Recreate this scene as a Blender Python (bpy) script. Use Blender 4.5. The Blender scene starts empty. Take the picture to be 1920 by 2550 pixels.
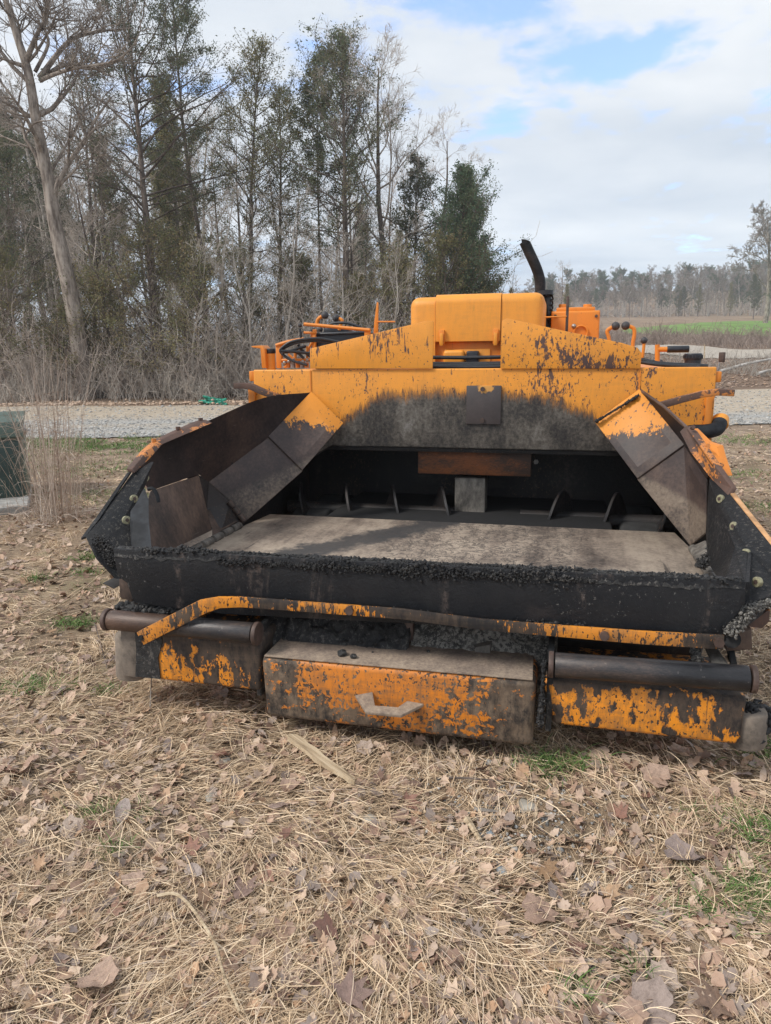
import bpy, bmesh, math, random
import numpy as np
from mathutils import Vector, Matrix, noise as mnoise

scene = bpy.context.scene
COL = scene.collection
R = math.radians

# ------------------------------------------------------------------ camera, sky, sun, exposure
F = 1750.0
PITCH, ROLL, YAW = R(12.58), R(.64), R(14.01)
CAMZ = 1.33
cp, sp, cr, sr = math.cos(PITCH), math.sin(PITCH), math.cos(ROLL), math.sin(ROLL)
FWD = Vector((0, cp, -sp)); _r0 = Vector((1, 0, 0)); _u0 = Vector((0, sp, cp))
RIGHT = _r0 * cr - _u0 * sr
UP = _r0 * sr + _u0 * cr
cam = bpy.data.cameras.new('camera'); co = bpy.data.objects.new('camera', cam); COL.objects.link(co)
cam.sensor_fit = 'HORIZONTAL'; cam.sensor_width = 36; cam.lens = 36 * F / 1920
cam.clip_start = .05; cam.clip_end = 3000
co.matrix_world = Matrix(((RIGHT.x, UP.x, -FWD.x, 0), (RIGHT.y, UP.y, -FWD.y, 0), (RIGHT.z, UP.z, -FWD.z, CAMZ), (0, 0, 0, 1)))
scene.camera = co

SUN_EL, SUN_AZ = 46, -112          # azimuth measured from +Y (view direction) towards +X
world = bpy.data.worlds.new('World'); scene.world = world; world.use_nodes = True
def build_world():
    nt = world.node_tree; N = nt.nodes; L = nt.links; N.clear()
    def n(t, **k):
        a = N.new(t)
        for q, v in k.items(): setattr(a, q, v)
        return a
    def m(op, a, b=None, c=None, clamp=False):
        x = n('ShaderNodeMath', operation=op); x.use_clamp = clamp
        for i, v in enumerate((a, b, c)):
            if v is None: continue
            if isinstance(v, (int, float)): x.inputs[i].default_value = v
            else: L.new(v, x.inputs[i])
        return x.outputs[0]
    out = n('ShaderNodeOutputWorld'); bg = n('ShaderNodeBackground'); L.new(bg.outputs[0], out.inputs[0])
    bg.inputs[1].default_value = .10
    sky = n('ShaderNodeTexSky', sky_type='NISHITA'); sky.sun_disc = False
    sky.sun_elevation = R(SUN_EL); sky.sun_rotation = R(SUN_AZ)
    tc = n('ShaderNodeTexCoord'); sep = n('ShaderNodeSeparateXYZ'); L.new(tc.outputs['Generated'], sep.inputs[0])
    z = m('MAXIMUM', sep.outputs[2], 0.0)
    k = m('ADD', z, .10)
    px = m('DIVIDE', sep.outputs[0], k); py = m('DIVIDE', sep.outputs[1], k)
    cmb = n('ShaderNodeCombineXYZ'); L.new(px, cmb.inputs[0]); L.new(py, cmb.inputs[1])
    def noi(scale, det, rough, off=(0, 0, 0), dist=0, sc=(1, 1, 1)):
        mp = n('ShaderNodeMapping'); L.new(cmb.outputs[0], mp.inputs[0]); mp.inputs[1].default_value = off; mp.inputs[3].default_value = sc
        t = n('ShaderNodeTexNoise'); t.inputs['Scale'].default_value = scale; t.inputs['Detail'].default_value = det
        t.inputs['Roughness'].default_value = rough; t.inputs['Distortion'].default_value = dist
        L.new(mp.outputs[0], t.inputs[0]); return t.outputs[0]
    n1 = noi(.9, 8, .55, (3.1, 1.7, 0), .3)
    n2 = noi(.55, 6, .5, (7.7, 4.2, 0), .2, (.6, 1.6, 1))
    n4 = noi(7.5, 6, .6, (5.3, 2.2, 0), .3)
    n3 = noi(2.6, 6, .55, (1.3, 9.2, 0), .2)
    # thinner cloud in a few places of the sky ahead to the right, where blue shows
    yv = m('MAXIMUM', sep.outputs[1], .05); uu = m('DIVIDE', sep.outputs[0], yv); vv = m('DIVIDE', sep.outputs[2], yv)
    def gap(u0, v0, wu, wv, amp, sl=0.):
        a0 = m('SUBTRACT', uu, u0); b = m('DIVIDE', m('SUBTRACT', m('SUBTRACT', vv, v0), m('MULTIPLY', a0, sl)), wv); a = m('DIVIDE', a0, wu)
        return m('MULTIPLY', m('POWER', 2.718, m('MULTIPLY', m('ADD', m('MULTIPLY', a, a), m('MULTIPLY', b, b)), -1.0)), amp)
    g = gap(.33, .375, .15, .036, 1.0, .15)
    g = m('ADD', g, gap(.15, .43, .10, .035, .75)); g = m('ADD', g, gap(.56, .43, .05, .075, .85, .9)); g = m('ADD', g, gap(.44, .50, .10, .03, .35)); g = m('ADD', g, gap(.17, .30, .05, .03, .4))
    g = m('MULTIPLY', g, m('GREATER_THAN', sep.outputs[1], .05))
    cover = m('ADD', m('MULTIPLY', n1, .9), .32)
    cover = m('ADD', cover, m('MULTIPLY', m('SUBTRACT', n3, .5), 1.3))
    cover = m('ADD', cover, m('MULTIPLY', m('SUBTRACT', n4, .5), .75)); cover = m('SUBTRACT', cover, m('MULTIPLY', g, .62))
    cov = n('ShaderNodeValToRGB'); cov.color_ramp.interpolation = 'EASE'
    cov.color_ramp.elements[0].position = .29; cov.color_ramp.elements[0].color = (0, 0, 0, 1)
    cov.color_ramp.elements[1].position = .66; cov.color_ramp.elements[1].color = (1, 1, 1, 1)
    L.new(cover, cov.inputs[0])
    # cloud brightness
    cr_ = n('ShaderNodeValToRGB'); e = cr_.color_ramp.elements
    e[0].position = .36; e[0].color = (.50, .57, .66, 1)
    e[1].position = .62; e[1].color = (.84, .86, .88, 1)
    L.new(m('ADD', m('MULTIPLY', n2, .6), m('ADD', m('MULTIPLY', n1, .2), m('MULTIPLY', n3, .2))), cr_.inputs[0])
    # bluer and duller towards the horizon (long view through cloud base)
    hz = n('ShaderNodeMapRange'); hz.inputs['From Min'].default_value = 0.0; hz.inputs['From Max'].default_value = .28
    L.new(z, hz.inputs['Value'])
    hm = n('ShaderNodeMix', data_type='RGBA'); L.new(hz.outputs[0], hm.inputs[0])
    hmul = n('ShaderNodeMix', data_type='RGBA', blend_type='MULTIPLY'); hmul.inputs[0].default_value = 1
    hm.inputs[6].default_value = (.80, .89, .98, 1); hm.inputs[7].default_value = (1, 1, 1, 1)
    L.new(cr_.outputs[0], hmul.inputs[6]); L.new(hm.outputs[2], hmul.inputs[7])
    vs = n('ShaderNodeVectorMath', operation='SCALE'); vs.inputs['Scale'].default_value = 6.0
    L.new(hmul.outputs[2], vs.inputs[0])
    sb = n('ShaderNodeMix', data_type='RGBA', blend_type='MULTIPLY'); sb.inputs[0].default_value = 1
    L.new(sky.outputs[0], sb.inputs[6]); sb.inputs[7].default_value = (1.2, 1.38, 1.72, 1)
    # blue kept a little milky by thin cloud
    mx = n('ShaderNodeMix', data_type='RGBA')
    L.new(m('ADD', m('MULTIPLY', cov.outputs[0], .88), .12), mx.inputs[0]); L.new(sb.outputs[2], mx.inputs[6]); L.new(vs.outputs[0], mx.inputs[7])
    L.new(mx.outputs[2], bg.inputs[0])
build_world()
sl = bpy.data.lights.new('sun', 'SUN'); sl.energy = 1.5; sl.angle = R(14); sl.color = (1, .95, .87)
so = bpy.data.objects.new('sun', sl); COL.objects.link(so)
_d = Vector((math.sin(R(SUN_AZ)) * math.cos(R(SUN_EL)), math.cos(R(SUN_AZ)) * math.cos(R(SUN_EL)), math.sin(R(SUN_EL))))
so.rotation_euler = (-_d).to_track_quat('-Z', 'Y').to_euler(); so.location = (-8, -4, 12)
vs_ = scene.view_settings; vs_.view_transform = 'Standard'; vs_.look = 'None'; vs_.exposure = 1.05; vs_.gamma = 1; vs_.use_curve_mapping = False

# ------------------------------------------------------------------ measuring helpers
X0, Y0, MZ = .018, 2.168, -.17
cyw, syw = math.cos(YAW), math.sin(YAW)
def ray(px, py): return FWD + RIGHT * ((px - 960) / F) + UP * ((1275 - py) / F)
def _m(v): return Vector((v.x * cyw - v.y * syw, v.x * syw + v.y * cyw, v.z))
_O = _m(Vector((-X0, -Y0, CAMZ - MZ)))
def U(px, py, d):            # point of the machine's plane y=d, in machine coordinates
    v = _m(ray(px, py)); t = (d - _O.y) / v.y; return _O + v * t
def UZ(px, py, z):
    v = _m(ray(px, py)); t = (z - _O.z) / v.z; return _O + v * t
def WX(px, D): return (px - 960) / F * D * 1.0
def smooth(a, b, x):
    t = np.clip((x - a) / (b - a), 0, 1); return t * t * (3 - 2 * t)

# ------------------------------------------------------------------ object helpers
def tag(o, label=None, cat=None, group=None, kind=None):
    if label: o['label'] = label
    if cat: o['category'] = cat
    if group: o['group'] = group
    if kind: o['kind'] = kind
    return o
def empty(name, loc=(0, 0, 0), rz=0):
    o = bpy.data.objects.new(name, None); COL.objects.link(o); o.location = loc; o.rotation_euler = (0, 0, rz); o.empty_display_size = .2
    return o
def link(name, me, mat=None, parent=None):
    o = bpy.data.objects.new(name, me); COL.objects.link(o)
    if mat is not None and not me.materials: me.materials.append(mat)
    if parent is not None: o.parent = parent
    return o
def np_mesh(name, V, Fc, attrs=None, smooth_=False):
    me = bpy.data.meshes.new(name)
    V = np.asarray(V, np.float32); Fc = np.asarray(Fc, np.int32)
    k = Fc.shape[1]
    me.vertices.add(len(V)); me.vertices.foreach_set('co', V.ravel())
    me.loops.add(Fc.size); me.loops.foreach_set('vertex_index', Fc.ravel())
    me.polygons.add(len(Fc)); me.polygons.foreach_set('loop_start', np.arange(0, Fc.size, k, dtype=np.int32))
    if smooth_: me.polygons.foreach_set('use_smooth', np.ones(len(Fc), bool))
    me.update(calc_edges=True)
    if attrs:
        for nme, dat in attrs.items():
            a = me.attributes.new(nme, 'FLOAT', 'POINT'); a.data.foreach_set('value', np.asarray(dat, np.float32))
    return me
def finish(bm, name, mat, parent=None, bevel=0, seg=2, ang=35, smooth_=True):
    bmesh.ops.recalc_face_normals(bm, faces=bm.faces)
    if bevel:
        es = [e for e in bm.edges if len(e.link_faces) == 2 and e.calc_face_angle(0) > R(25)]
        bmesh.ops.bevel(bm, geom=es, offset=bevel, segments=seg, affect='EDGES', profile=.5, clamp_overlap=True)
    me = bpy.data.meshes.new(name); bm.to_mesh(me); bm.free()
    if smooth_:
        me.polygons.foreach_set('use_smooth', [True] * len(me.polygons)); me.set_sharp_from_angle(angle=R(ang))
    return link(name, me, mat, parent)
def add_plate(bm, pts, th, back=None):
    """polygon pts extruded by th along its normal (or along vector back)"""
    P = [Vector(p) for p in pts]
    nrm = Vector((0, 0, 0))
    for i in range(len(P)):
        a, b = P[i], P[(i + 1) % len(P)]
        nrm += a.cross(b)
    nrm.normalize()
    off = (Vector(back).normalized() if back is not None else nrm) * th
    f = [bm.verts.new(p) for p in P]; g = [bm.verts.new(p + off) for p in P]
    bm.faces.new(f); bm.faces.new(g[::-1])
    for i in range(len(P)):
        j = (i + 1) % len(P); bm.faces.new((f[i], g[i], g[j], f[j]))
def plate(name, pts, th, mat, parent, back=None, bevel=.003, seg=2):
    bm = bmesh.new(); add_plate(bm, pts, th, back)
    return finish(bm, name, mat, parent, bevel, seg)
def add_box(bm, a, b):
    x0, y0, z0 = a; x1, y1, z1 = b
    v = [bm.verts.new(p) for p in ((x0, y0, z0), (x1, y0, z0), (x1, y1, z0), (x0, y1, z0), (x0, y0, z1), (x1, y0, z1), (x1, y1, z1), (x0, y1, z1))]
    for f in ((0, 3, 2, 1), (4, 5, 6, 7), (0, 1, 5, 4), (1, 2, 6, 5), (2, 3, 7, 6), (3, 0, 4, 7)): bm.faces.new([v[i] for i in f])
def box(name, a, b, mat, parent, bevel=.004, seg=2):
    bm = bmesh.new(); add_box(bm, a, b); return finish(bm, name, mat, parent, bevel, seg)
def add_tube(bm, pts, r, k=12, caps=True, radii=None):
    pts = [Vector(p) for p in pts]; n = len(pts); rings = []
    t0 = (pts[1] - pts[0]).normalized()
    ref = Vector((0, 0, 1)) if abs(t0.z) < .9 else Vector((1, 0, 0))
    u = t0.cross(ref).normalized()
    for i, p in enumerate(pts):
        if i == 0: t = pts[1] - pts[0]
        elif i == n - 1: t = pts[-1] - pts[-2]
        else: t = (pts[i + 1] - pts[i]).normalized() + (pts[i] - pts[i - 1]).normalized()
        t.normalize(); u = (u - t * u.dot(t)).normalized(); w = t.cross(u)
        rr = radii[i] if radii else r
        rings.append([bm.verts.new(p + (u * math.cos(2 * math.pi * j / k) + w * math.sin(2 * math.pi * j / k)) * rr) for j in range(k)])
    for a, b in zip(rings, rings[1:]):
        for j in range(k): bm.faces.new((a[j], a[(j + 1) % k], b[(j + 1) % k], b[j]))
    if caps: bm.faces.new(rings[0][::-1]); bm.faces.new(rings[-1])
def bez(pts, n=8):
    """Catmull-Rom through pts"""
    P = [Vector(p) for p in pts]; P = [P[0] * 2 - P[1]] + P + [P[-1] * 2 - P[-2]]; out = []
    for i in range(1, len(P) - 2):
        for j in range(n):
            t = j / n
            out.append(.5 * ((2 * P[i]) + (P[i + 1] - P[i - 1]) * t + (2 * P[i - 1] - 5 * P[i] + 4 * P[i + 1] - P[i + 2]) * t * t + (3 * P[i] - P[i - 1] - 3 * P[i + 1] + P[i + 2]) * t ** 3))
    return out + [P[-2]]
def tube(name, pts, r, mat, parent, k=14, radii=None, bevel=0):
    bm = bmesh.new(); add_tube(bm, pts, r, k, True, radii); return finish(bm, name, mat, parent, bevel)
def add_ball(bm, c, r, u=16, v=10, sc=(1, 1, 1)):
    bmesh.ops.create_uvsphere(bm, u_segments=u, v_segments=v, radius=r, matrix=Matrix.Translation(Vector(c)) @ Matrix.Diagonal((*sc, 1)))
def ball(name, c, r, mat, parent, sc=(1, 1, 1)):
    bm = bmesh.new(); add_ball(bm, c, r, sc=sc); return finish(bm, name, mat, parent, ang=60)

# ------------------------------------------------------------------ material helpers
class NT:
    def __init__(s, name):
        s.mat = bpy.data.materials.new(name); s.mat.use_nodes = True
        s.t = s.mat.node_tree; s.N = s.t.nodes; s.L = s.t.links; s.N.clear()
        s.out = s.N.new('ShaderNodeOutputMaterial'); s.b = s.N.new('ShaderNodeBsdfPrincipled'); s.L.new(s.b.outputs[0], s.out.inputs[0])
        s.tc = s.N.new('ShaderNodeTexCoord')
    def set(s, k, v):
        i = s.b.inputs[k]
        if isinstance(v, (int, float)): i.default_value = v
        elif isinstance(v, tuple): i.default_value = v if len(v) == 4 else (*v, 1)
        else: s.L.new(v, i)
    def pos(s, sc=(1, 1, 1), off=(0, 0, 0), rot=(0, 0, 0)):
        m = s.N.new('ShaderNodeMapping'); s.L.new(s.tc.outputs['Object'], m.inputs[0])
        m.inputs[1].default_value = off; m.inputs[2].default_value = rot; m.inputs[3].default_value = sc; return m.outputs[0]
    def noise(s, scale, det=4, rough=.55, vec=None, dist=0):
        t = s.N.new('ShaderNodeTexNoise'); t.inputs['Scale'].default_value = scale; t.inputs['Detail'].default_value = det
        t.inputs['Roughness'].default_value = rough; t.inputs['Distortion'].default_value = dist
        s.L.new(vec if vec is not None else s.pos(), t.inputs[0]); return t.outputs[0]
    def vor(s, scale, vec=None, feat='F1'):
        t = s.N.new('ShaderNodeTexVoronoi'); t.feature = feat; t.inputs['Scale'].default_value = scale
        s.L.new(vec if vec is not None else s.pos(), t.inputs[0]); return t
    def m(s, op, a, b=None, c=None, clamp=False):
        x = s.N.new('ShaderNodeMath'); x.operation = op; x.use_clamp = clamp
        for i, v in enumerate((a, b, c)):
            if v is None: continue
            if isinstance(v, (int, float)): x.inputs[i].default_value = v
            else: s.L.new(v, x.inputs[i])
        return x.outputs[0]
    def step(s, v, a, b):
        m = s.N.new('ShaderNodeMapRange'); m.interpolation_type = 'SMOOTHSTEP'
        for k, q in (('Value', v), ('From Min', a), ('From Max', b)):
            if isinstance(q, (int, float)): m.inputs[k].default_value = q
            else: s.L.new(q, m.inputs[k])
        return m.outputs[0]
    def mix(s, f, a, b, mode='MIX'):
        x = s.N.new('ShaderNodeMix'); x.data_type = 'RGBA'; x.blend_type = mode
        for i, v in ((0, f), (6, a), (7, b)):
            if isinstance(v, (int, float)): x.inputs[i].default_value = v
            elif isinstance(v, tuple): x.inputs[i].default_value = v if len(v) == 4 else (*v, 1)
            else: s.L.new(v, x.inputs[i])
        return x.outputs[2]
    def ramp(s, v, stops, interp='LINEAR'):
        r = s.N.new('ShaderNodeValToRGB'); r.color_ramp.interpolation = interp; e = r.color_ramp.elements
        while len(e) < len(stops): e.new(.5)
        for q, (p, c) in zip(e, stops): q.position = p; q.color = (*c, 1)
        s.L.new(v, r.inputs[0]); return r.outputs[0]
    def xyz(s):
        x = s.N.new('ShaderNodeSeparateXYZ'); s.L.new(s.tc.outputs['Object'], x.inputs[0]); return x.outputs
    def attr(s, n):
        a = s.N.new('ShaderNodeAttribute'); a.attribute_name = n; return a.outputs['Fac']
    def rnd(s):
        a = s.N.new('ShaderNodeObjectInfo'); return a.outputs['Random']
    def bump(s, h, strength=.3, dist=.01):
        b = s.N.new('ShaderNodeBump'); b.inputs['Strength'].default_value = strength; b.inputs['Distance'].default_value = dist
        s.L.new(h, b.inputs['Height']); s.L.new(b.outputs[0], s.b.inputs['Normal'])

ORANGE = (.78, .30, .028); ORANGE_D = (.62, .20, .016); PURPLE = (.075, .045, .045); TAR = (.018, .019, .022)
def paint(name, chips=.63, streak=(30, 30, 7), seed=0., stain=None, dirt=.35, specks=.66, base=ORANGE, under=PURPLE, under2=(.12, .06, .04), big=.10, mod=None, grimy=0.):
    """worn orange machine paint; stain(nt) -> mask of hardened asphalt"""
    n = NT(name)
    off = (seed, seed * 1.7, seed * .6)
    a = n.m('ADD', n.m('MULTIPLY', n.noise(1, 5, .62, n.pos(streak, off)), .62), n.m('MULTIPLY', n.noise(1, 4, .6, n.pos(tuple(q * 2.7 for q in streak), off)), .38))
    b = n.noise(3.2, 3, .5, n.pos((1, 1, 1), off))
    c = n.m('ADD', a, n.m('MULTIPLY', n.m('SUBTRACT', b, .5), big * 6))
    if mod: c = n.m('ADD', c, mod(n))
    chip = n.step(c, chips, chips + .025)
    sp_ = n.noise(95, 2, .6, n.pos((1, 1, .7), off))
    chip = n.m('MAXIMUM', chip, n.step(n.m('ADD', sp_, n.m('MULTIPLY', n.m('SUBTRACT', b, .5), .35)), specks, specks + .03))
    # long thin scratches
    sc = n.noise(1, 3, .5, n.pos((75, 75, 2.2), (seed * 2, 0, 3), (0, .35, 0)), .6)
    chip = n.m('MAXIMUM', chip, n.m('MULTIPLY', n.step(sc, .70, .73), n.step(b, .45, .6)))
    tone = n.noise(2.3, 6, .65, n.pos((1, 1, .5), off))
    colr = n.mix(n.m('MULTIPLY', n.step(tone, .35, .75), dirt), base, tuple(x * .72 + .02 for x in base))
    grime = n.noise(12, 5, .7, n.pos((1, 1, .25), off))
    colr = n.mix(n.m('MULTIPLY', n.step(grime, .5, .8), dirt), colr, (.34, .17, .05))
    un_ = n.m('ADD', n.m('MULTIPLY', n.noise(1, 6, .75, n.pos((30, 30, 14), (seed, 2, 9))), .55), n.m('MULTIPLY', n.noise(5, 5, .7, n.pos((1, 1, 1), (seed, 5, 2))), .45))
    undr = n.mix(n.step(un_, .42, .60), under, under2)
    rim = n.step(c, chips - .03, chips)
    colr = n.mix(n.m('MULTIPLY', rim, .35), colr, (.45, .16, .03))
    colr = n.mix(chip, colr, undr)
    if grimy:
        g1 = n.noise(1, 6, .75, n.pos((55, 55, 9), (seed, 7, 1))); g2 = n.noise(1, 5, .7, n.pos((9, 9, 60), (seed, 3, 5))); g3 = n.noise(6, 5, .7)
        gm = n.step(n.m('ADD', n.m('MULTIPLY', g1, .4), n.m('ADD', n.m('MULTIPLY', g2, .25), n.m('MULTIPLY', g3, .35))), .45, .60)
        colr = n.mix(n.m('MULTIPLY', gm, grimy), colr, n.mix(g3, (.06, .035, .02), (.17, .12, .08)))
    h = n.m('MULTIPLY', n.m('SUBTRACT', 1, chip), 1)
    rough = n.m('ADD', n.m('MULTIPLY', chip, .25), n.m('ADD', .38, n.m('MULTIPLY', tone, .25)))
    if stain:
        mk = stain(n)
        s1 = n.noise(9, 6, .7, n.pos((1, 1, .6), off)); s2 = n.noise(55, 4, .7)
        sc_ = n.ramp(n.m('ADD', n.m('MULTIPLY', s1, .6), n.m('MULTIPLY', s2, .4)), [(.38, (.014, .013, .014)), (.46, (.042, .036, .032)), (.54, (.095, .082, .068)), (.68, (.20, .185, .17))])
        colr = n.mix(n.m('MULTIPLY', n.m('MULTIPLY', mk, n.m('SUBTRACT', 1, mk)), 3.0, clamp=True), colr, (.10, .045, .02)); colr = n.mix(n.step(mk, .2, .9), colr, sc_)
        rough = n.m('ADD', rough, n.m('MULTIPLY', mk, .15))
        h = n.m('ADD', h, n.m('MULTIPLY', mk, n.m('MULTIPLY', s2, 2.0)))
    n.set('Base Color', colr); n.set('Roughness', rough); n.bump(h, .35, .003)
    return n.mat
def steel(name, stops, scale=4, stretch=(1, 1, 1), seed=0, rough=.6, fine=60, bump=.25, spec=.5, metal=0., rot=(0, 0, 0), orange=0):
    n = NT(name); off = (seed, seed * .7, seed * 1.3)
    a = n.noise(scale, 7, .66, n.pos(stretch, off, rot)); f = n.noise(fine, 4, .7, n.pos(stretch, off, rot))
    v = n.m('ADD', n.m('MULTIPLY', a, .72), n.m('MULTIPLY', f, .28))
    c = n.ramp(v, stops)
    sc = n.noise(1, 3, .6, n.pos((60, 4, 60), (seed, 1, 2), (0, 0, .2)))
    c = n.mix(n.m('MULTIPLY', n.step(sc, .66, .74), .35), c, (.25, .22, .2))
    if orange:
        o = n.noise(6, 6, .7, n.pos((1, 1, 1), (seed + 4, 2, 1)))
        c = n.mix(n.step(o, orange, orange + .03), c, (.58, .2, .03))
    n.set('Base Color', c); n.set('Roughness', n.m('ADD', rough - .12, n.m('MULTIPLY', a, .25))); n.set('Specular IOR Level', spec); n.set('Metallic', metal)
    n.bump(v, bump, .006); return n.mat
def plain(name, colr, rough=.5, metal=0, var=.15, scale=30, bump=.1):
    n = NT(name); a = n.noise(scale, 4, .6)
    n.set('Base Color', n.mix(n.step(a, .3, .7), tuple(c * (1 - var) for c in colr), tuple(min(1, c * (1 + var)) for c in colr)))
    n.set('Roughness', rough); n.set('Metallic', metal); n.bump(a, bump, .003); return n.mat

def arch_stain(n):
    x, y, z = n.xyz()
    e = n.noise(1, 6, .75, n.pos((22, 22, 5))); e2 = n.noise(3.5, 4, .6, n.pos((1, 1, 1), (4, 2, 1)))
    ax = n.m('ABSOLUTE', n.m('SUBTRACT', x, .0))
    top = n.m('SUBTRACT', 1.285, n.m('MULTIPLY', n.m('POWER', n.m('DIVIDE', ax, .80), 3.2), .23))
    top = n.m('ADD', top, n.m('MULTIPLY', n.m('SUBTRACT', e, .5), .16)); top = n.m('ADD', top, n.m('MULTIPLY', n.m('SUBTRACT', e2, .5), .10))
    e3 = n.noise(1, 4, .8, n.pos((110, 110, 16)))
    body = n.step(n.m('ADD', n.m('SUBTRACT', top, z), n.m('MULTIPLY', n.m('SUBTRACT', e3, .5), .13)), -.055, .05)
    lo = n.step(n.m('SUBTRACT', n.m('ADD', .99, n.m('MULTIPLY', e, .06)), z), -.02, .02)
    far = n.step(ax, 1.05, 1.0)
    side = n.m('MULTIPLY', n.step(n.m('SUBTRACT', n.m('ADD', .98, n.m('MULTIPLY', e, .1)), z), -.03, .03), 1)
    return n.m('MAXIMUM', body, n.m('MAXIMUM', n.m('MULTIPLY', lo, far), n.m('MULTIPLY', side, .95)))
def block_mod(n):
    x, y, z = n.xyz(); ax = n.m('ABSOLUTE', n.m('ADD', x, .02))
    v = n.m('ADD', n.m('MULTIPLY', n.step(ax, .26, .42), .10), n.m('MULTIPLY', n.step(z, .34, .27), .05))
    return n.m('SUBTRACT', v, n.m('MULTIPLY', n.step(n.noise(4, 3, .5, n.pos((1, 1, 2), (5, 1, 2))), .45, .6), .035))
def bump_mod(n):
    x, y, z = n.xyz(); ax = n.m('ABSOLUTE', x)
    return n.m('ADD', n.m('MULTIPLY', n.step(ax, .62, .52), .07), n.m('ADD', n.m('MULTIPLY', n.step(z, .42, .50), .10), n.m('MULTIPLY', n.step(ax, .99, 1.06), .05)))
def strap_mod(n):
    x, y, z = n.xyz()
    return n.m('ADD', n.m('MULTIPLY', n.step(n.m('ABSOLUTE', n.m('ADD', x, -.02)), .62, .42), .10), n.m('MULTIPLY', n.step(x, -.75, -.82), -.06))
M = {}
M['body'] = paint('body_paint', .585, (38, 38, 12), 1.0, arch_stain, specks=.645, big=.06, grimy=.16)
M['plate_l'] = paint('plate_paint', .572, (50, 50, 7.5), 4.0, specks=.65, big=.065, grimy=.10)
M['plate_r'] = paint('plate_paint_b', .617, (38, 38, 13), 3.1, specks=.66, big=.09, grimy=.12)
M['hood'] = paint('hood_paint', .74, (8, 8, 5), 2.2, dirt=.25, specks=.80, base=(.80, .32, .035), under=(.42, .25, .03), under2=(.12, .07, .04), grimy=.14)
M['trim'] = paint('trim_paint', .69, (20, 20, 12), 3.3, dirt=.4, specks=.74, base=(.72, .23, .02))
M['bumper'] = paint('bumper_paint', .545, (17, 17, 9), 16.1, mod=bump_mod, grimy=.55, dirt=.6, specks=.60, base=(.88, .31, .018), under=(.016, .014, .015), under2=(.085, .06, .045), big=.075)
M['block'] = paint('block_paint', .515, (19, 19, 24), 22.4, mod=block_mod, grimy=.7, dirt=.7, specks=.55, base=(.70, .22, .015), under=(.018, .016, .016), under2=(.22, .16, .11), big=.085)
M['strap'] = paint('strap_paint', .505, grimy=.6, streak=(60, 60, 16), seed=5.2, dirt=.6, specks=.60, base=(.72, .26, .02), under=(.012, .011, .012), under2=(.05, .036, .028), big=.12, mod=strap_mod)
M['rail'] = paint('rail_paint', .405, (18, 18, 18), 3.9, dirt=.6, specks=.56, base=(.55, .20, .045), under=(.075, .045, .035), under2=(.11, .06, .045), big=.15)
def wing_rear_mat(flip):
    n = NT('wing_rear_steel'); x, y, z = n.xyz(); ax = n.m('ABSOLUTE', x)
    e = n.noise(1, 6, .75, n.pos((18, 18, 8), (flip * 5, 0, 0))); b = n.noise(3.0, 6, .65, n.pos((1, 1, 1), (flip * 3.3, 1, 2))); f = n.noise(70, 4, .7)
    # painted part: towards the upper, rear end
    q = n.m('ADD', z, n.m('MULTIPLY', n.m('SUBTRACT', ax, .80), -.25))
    q = n.m('ADD', q, n.m('MULTIPLY', n.m('SUBTRACT', e, .5), .24)); q = n.m('ADD', q, n.m('MULTIPLY', n.m('SUBTRACT', n.noise(1, 4, .8, n.pos((80, 80, 30))), .5), .10))
    painted = n.step(q, 1.085 if flip else 1.10, 1.10 if flip else 1.115)
    seam = n.step(n.m('ADD', z, n.m('MULTIPLY', ax, .45)), 1.34, 1.30)
    brown = n.ramp(n.m('ADD', n.m('MULTIPLY', b, .7), n.m('MULTIPLY', f, .3)), [(.36, (.018, .013, .014)), (.5, (.050, .033, .030)), (.66, (.12, .08, .062))])
    tan = n.ramp(n.m('ADD', n.m('MULTIPLY', b, .65), n.m('MULTIPLY', f, .35)), [(.37, (.020, .017, .017)), (.46, (.070, .053, .044)), (.56, (.17, .13, .10)), (.7, (.27, .22, .165))])
    c = n.mix(seam, brown, tan)
    ch = n.noise(1, 5, .65, n.pos((60, 60, 14), (flip * 7, 3, 1), (0, .75 if flip else -.75, 0)))
    chip = n.step(n.m('ADD', ch, n.m('MULTIPLY', n.m('SUBTRACT', b, .5), .7)), .62, .65)
    orange = n.mix(chip, n.mix(n.m('MULTIPLY', f, .4), (.72, .27, .025), (.50, .19, .03)), (.07, .045, .045))
    c = n.mix(painted, c, orange)
    n.set('Base Color', c); n.set('Roughness', n.m('ADD', .42, n.m('MULTIPLY', b, .3))); n.bump(n.m('ADD', f, b), .2, .004)
    return n.mat
M['wing_wall'] = steel('wing_wall_steel', [(.34, (.022, .019, .021)), (.46, (.050, .038, .038)), (.56, (.095, .065, .056)), (.72, (.17, .12, .09))], 2.2, seed=3, rough=.55, spec=.35)
M['wing_low'] = steel('wing_panel_rust', [(.36, (.020, .015, .015)), (.46, (.050, .034, .028)), (.57, (.11, .072, .055)), (.75, (.20, .14, .10))], 5, (1, 1, .6), 8, .65, 60, .5)
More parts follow.
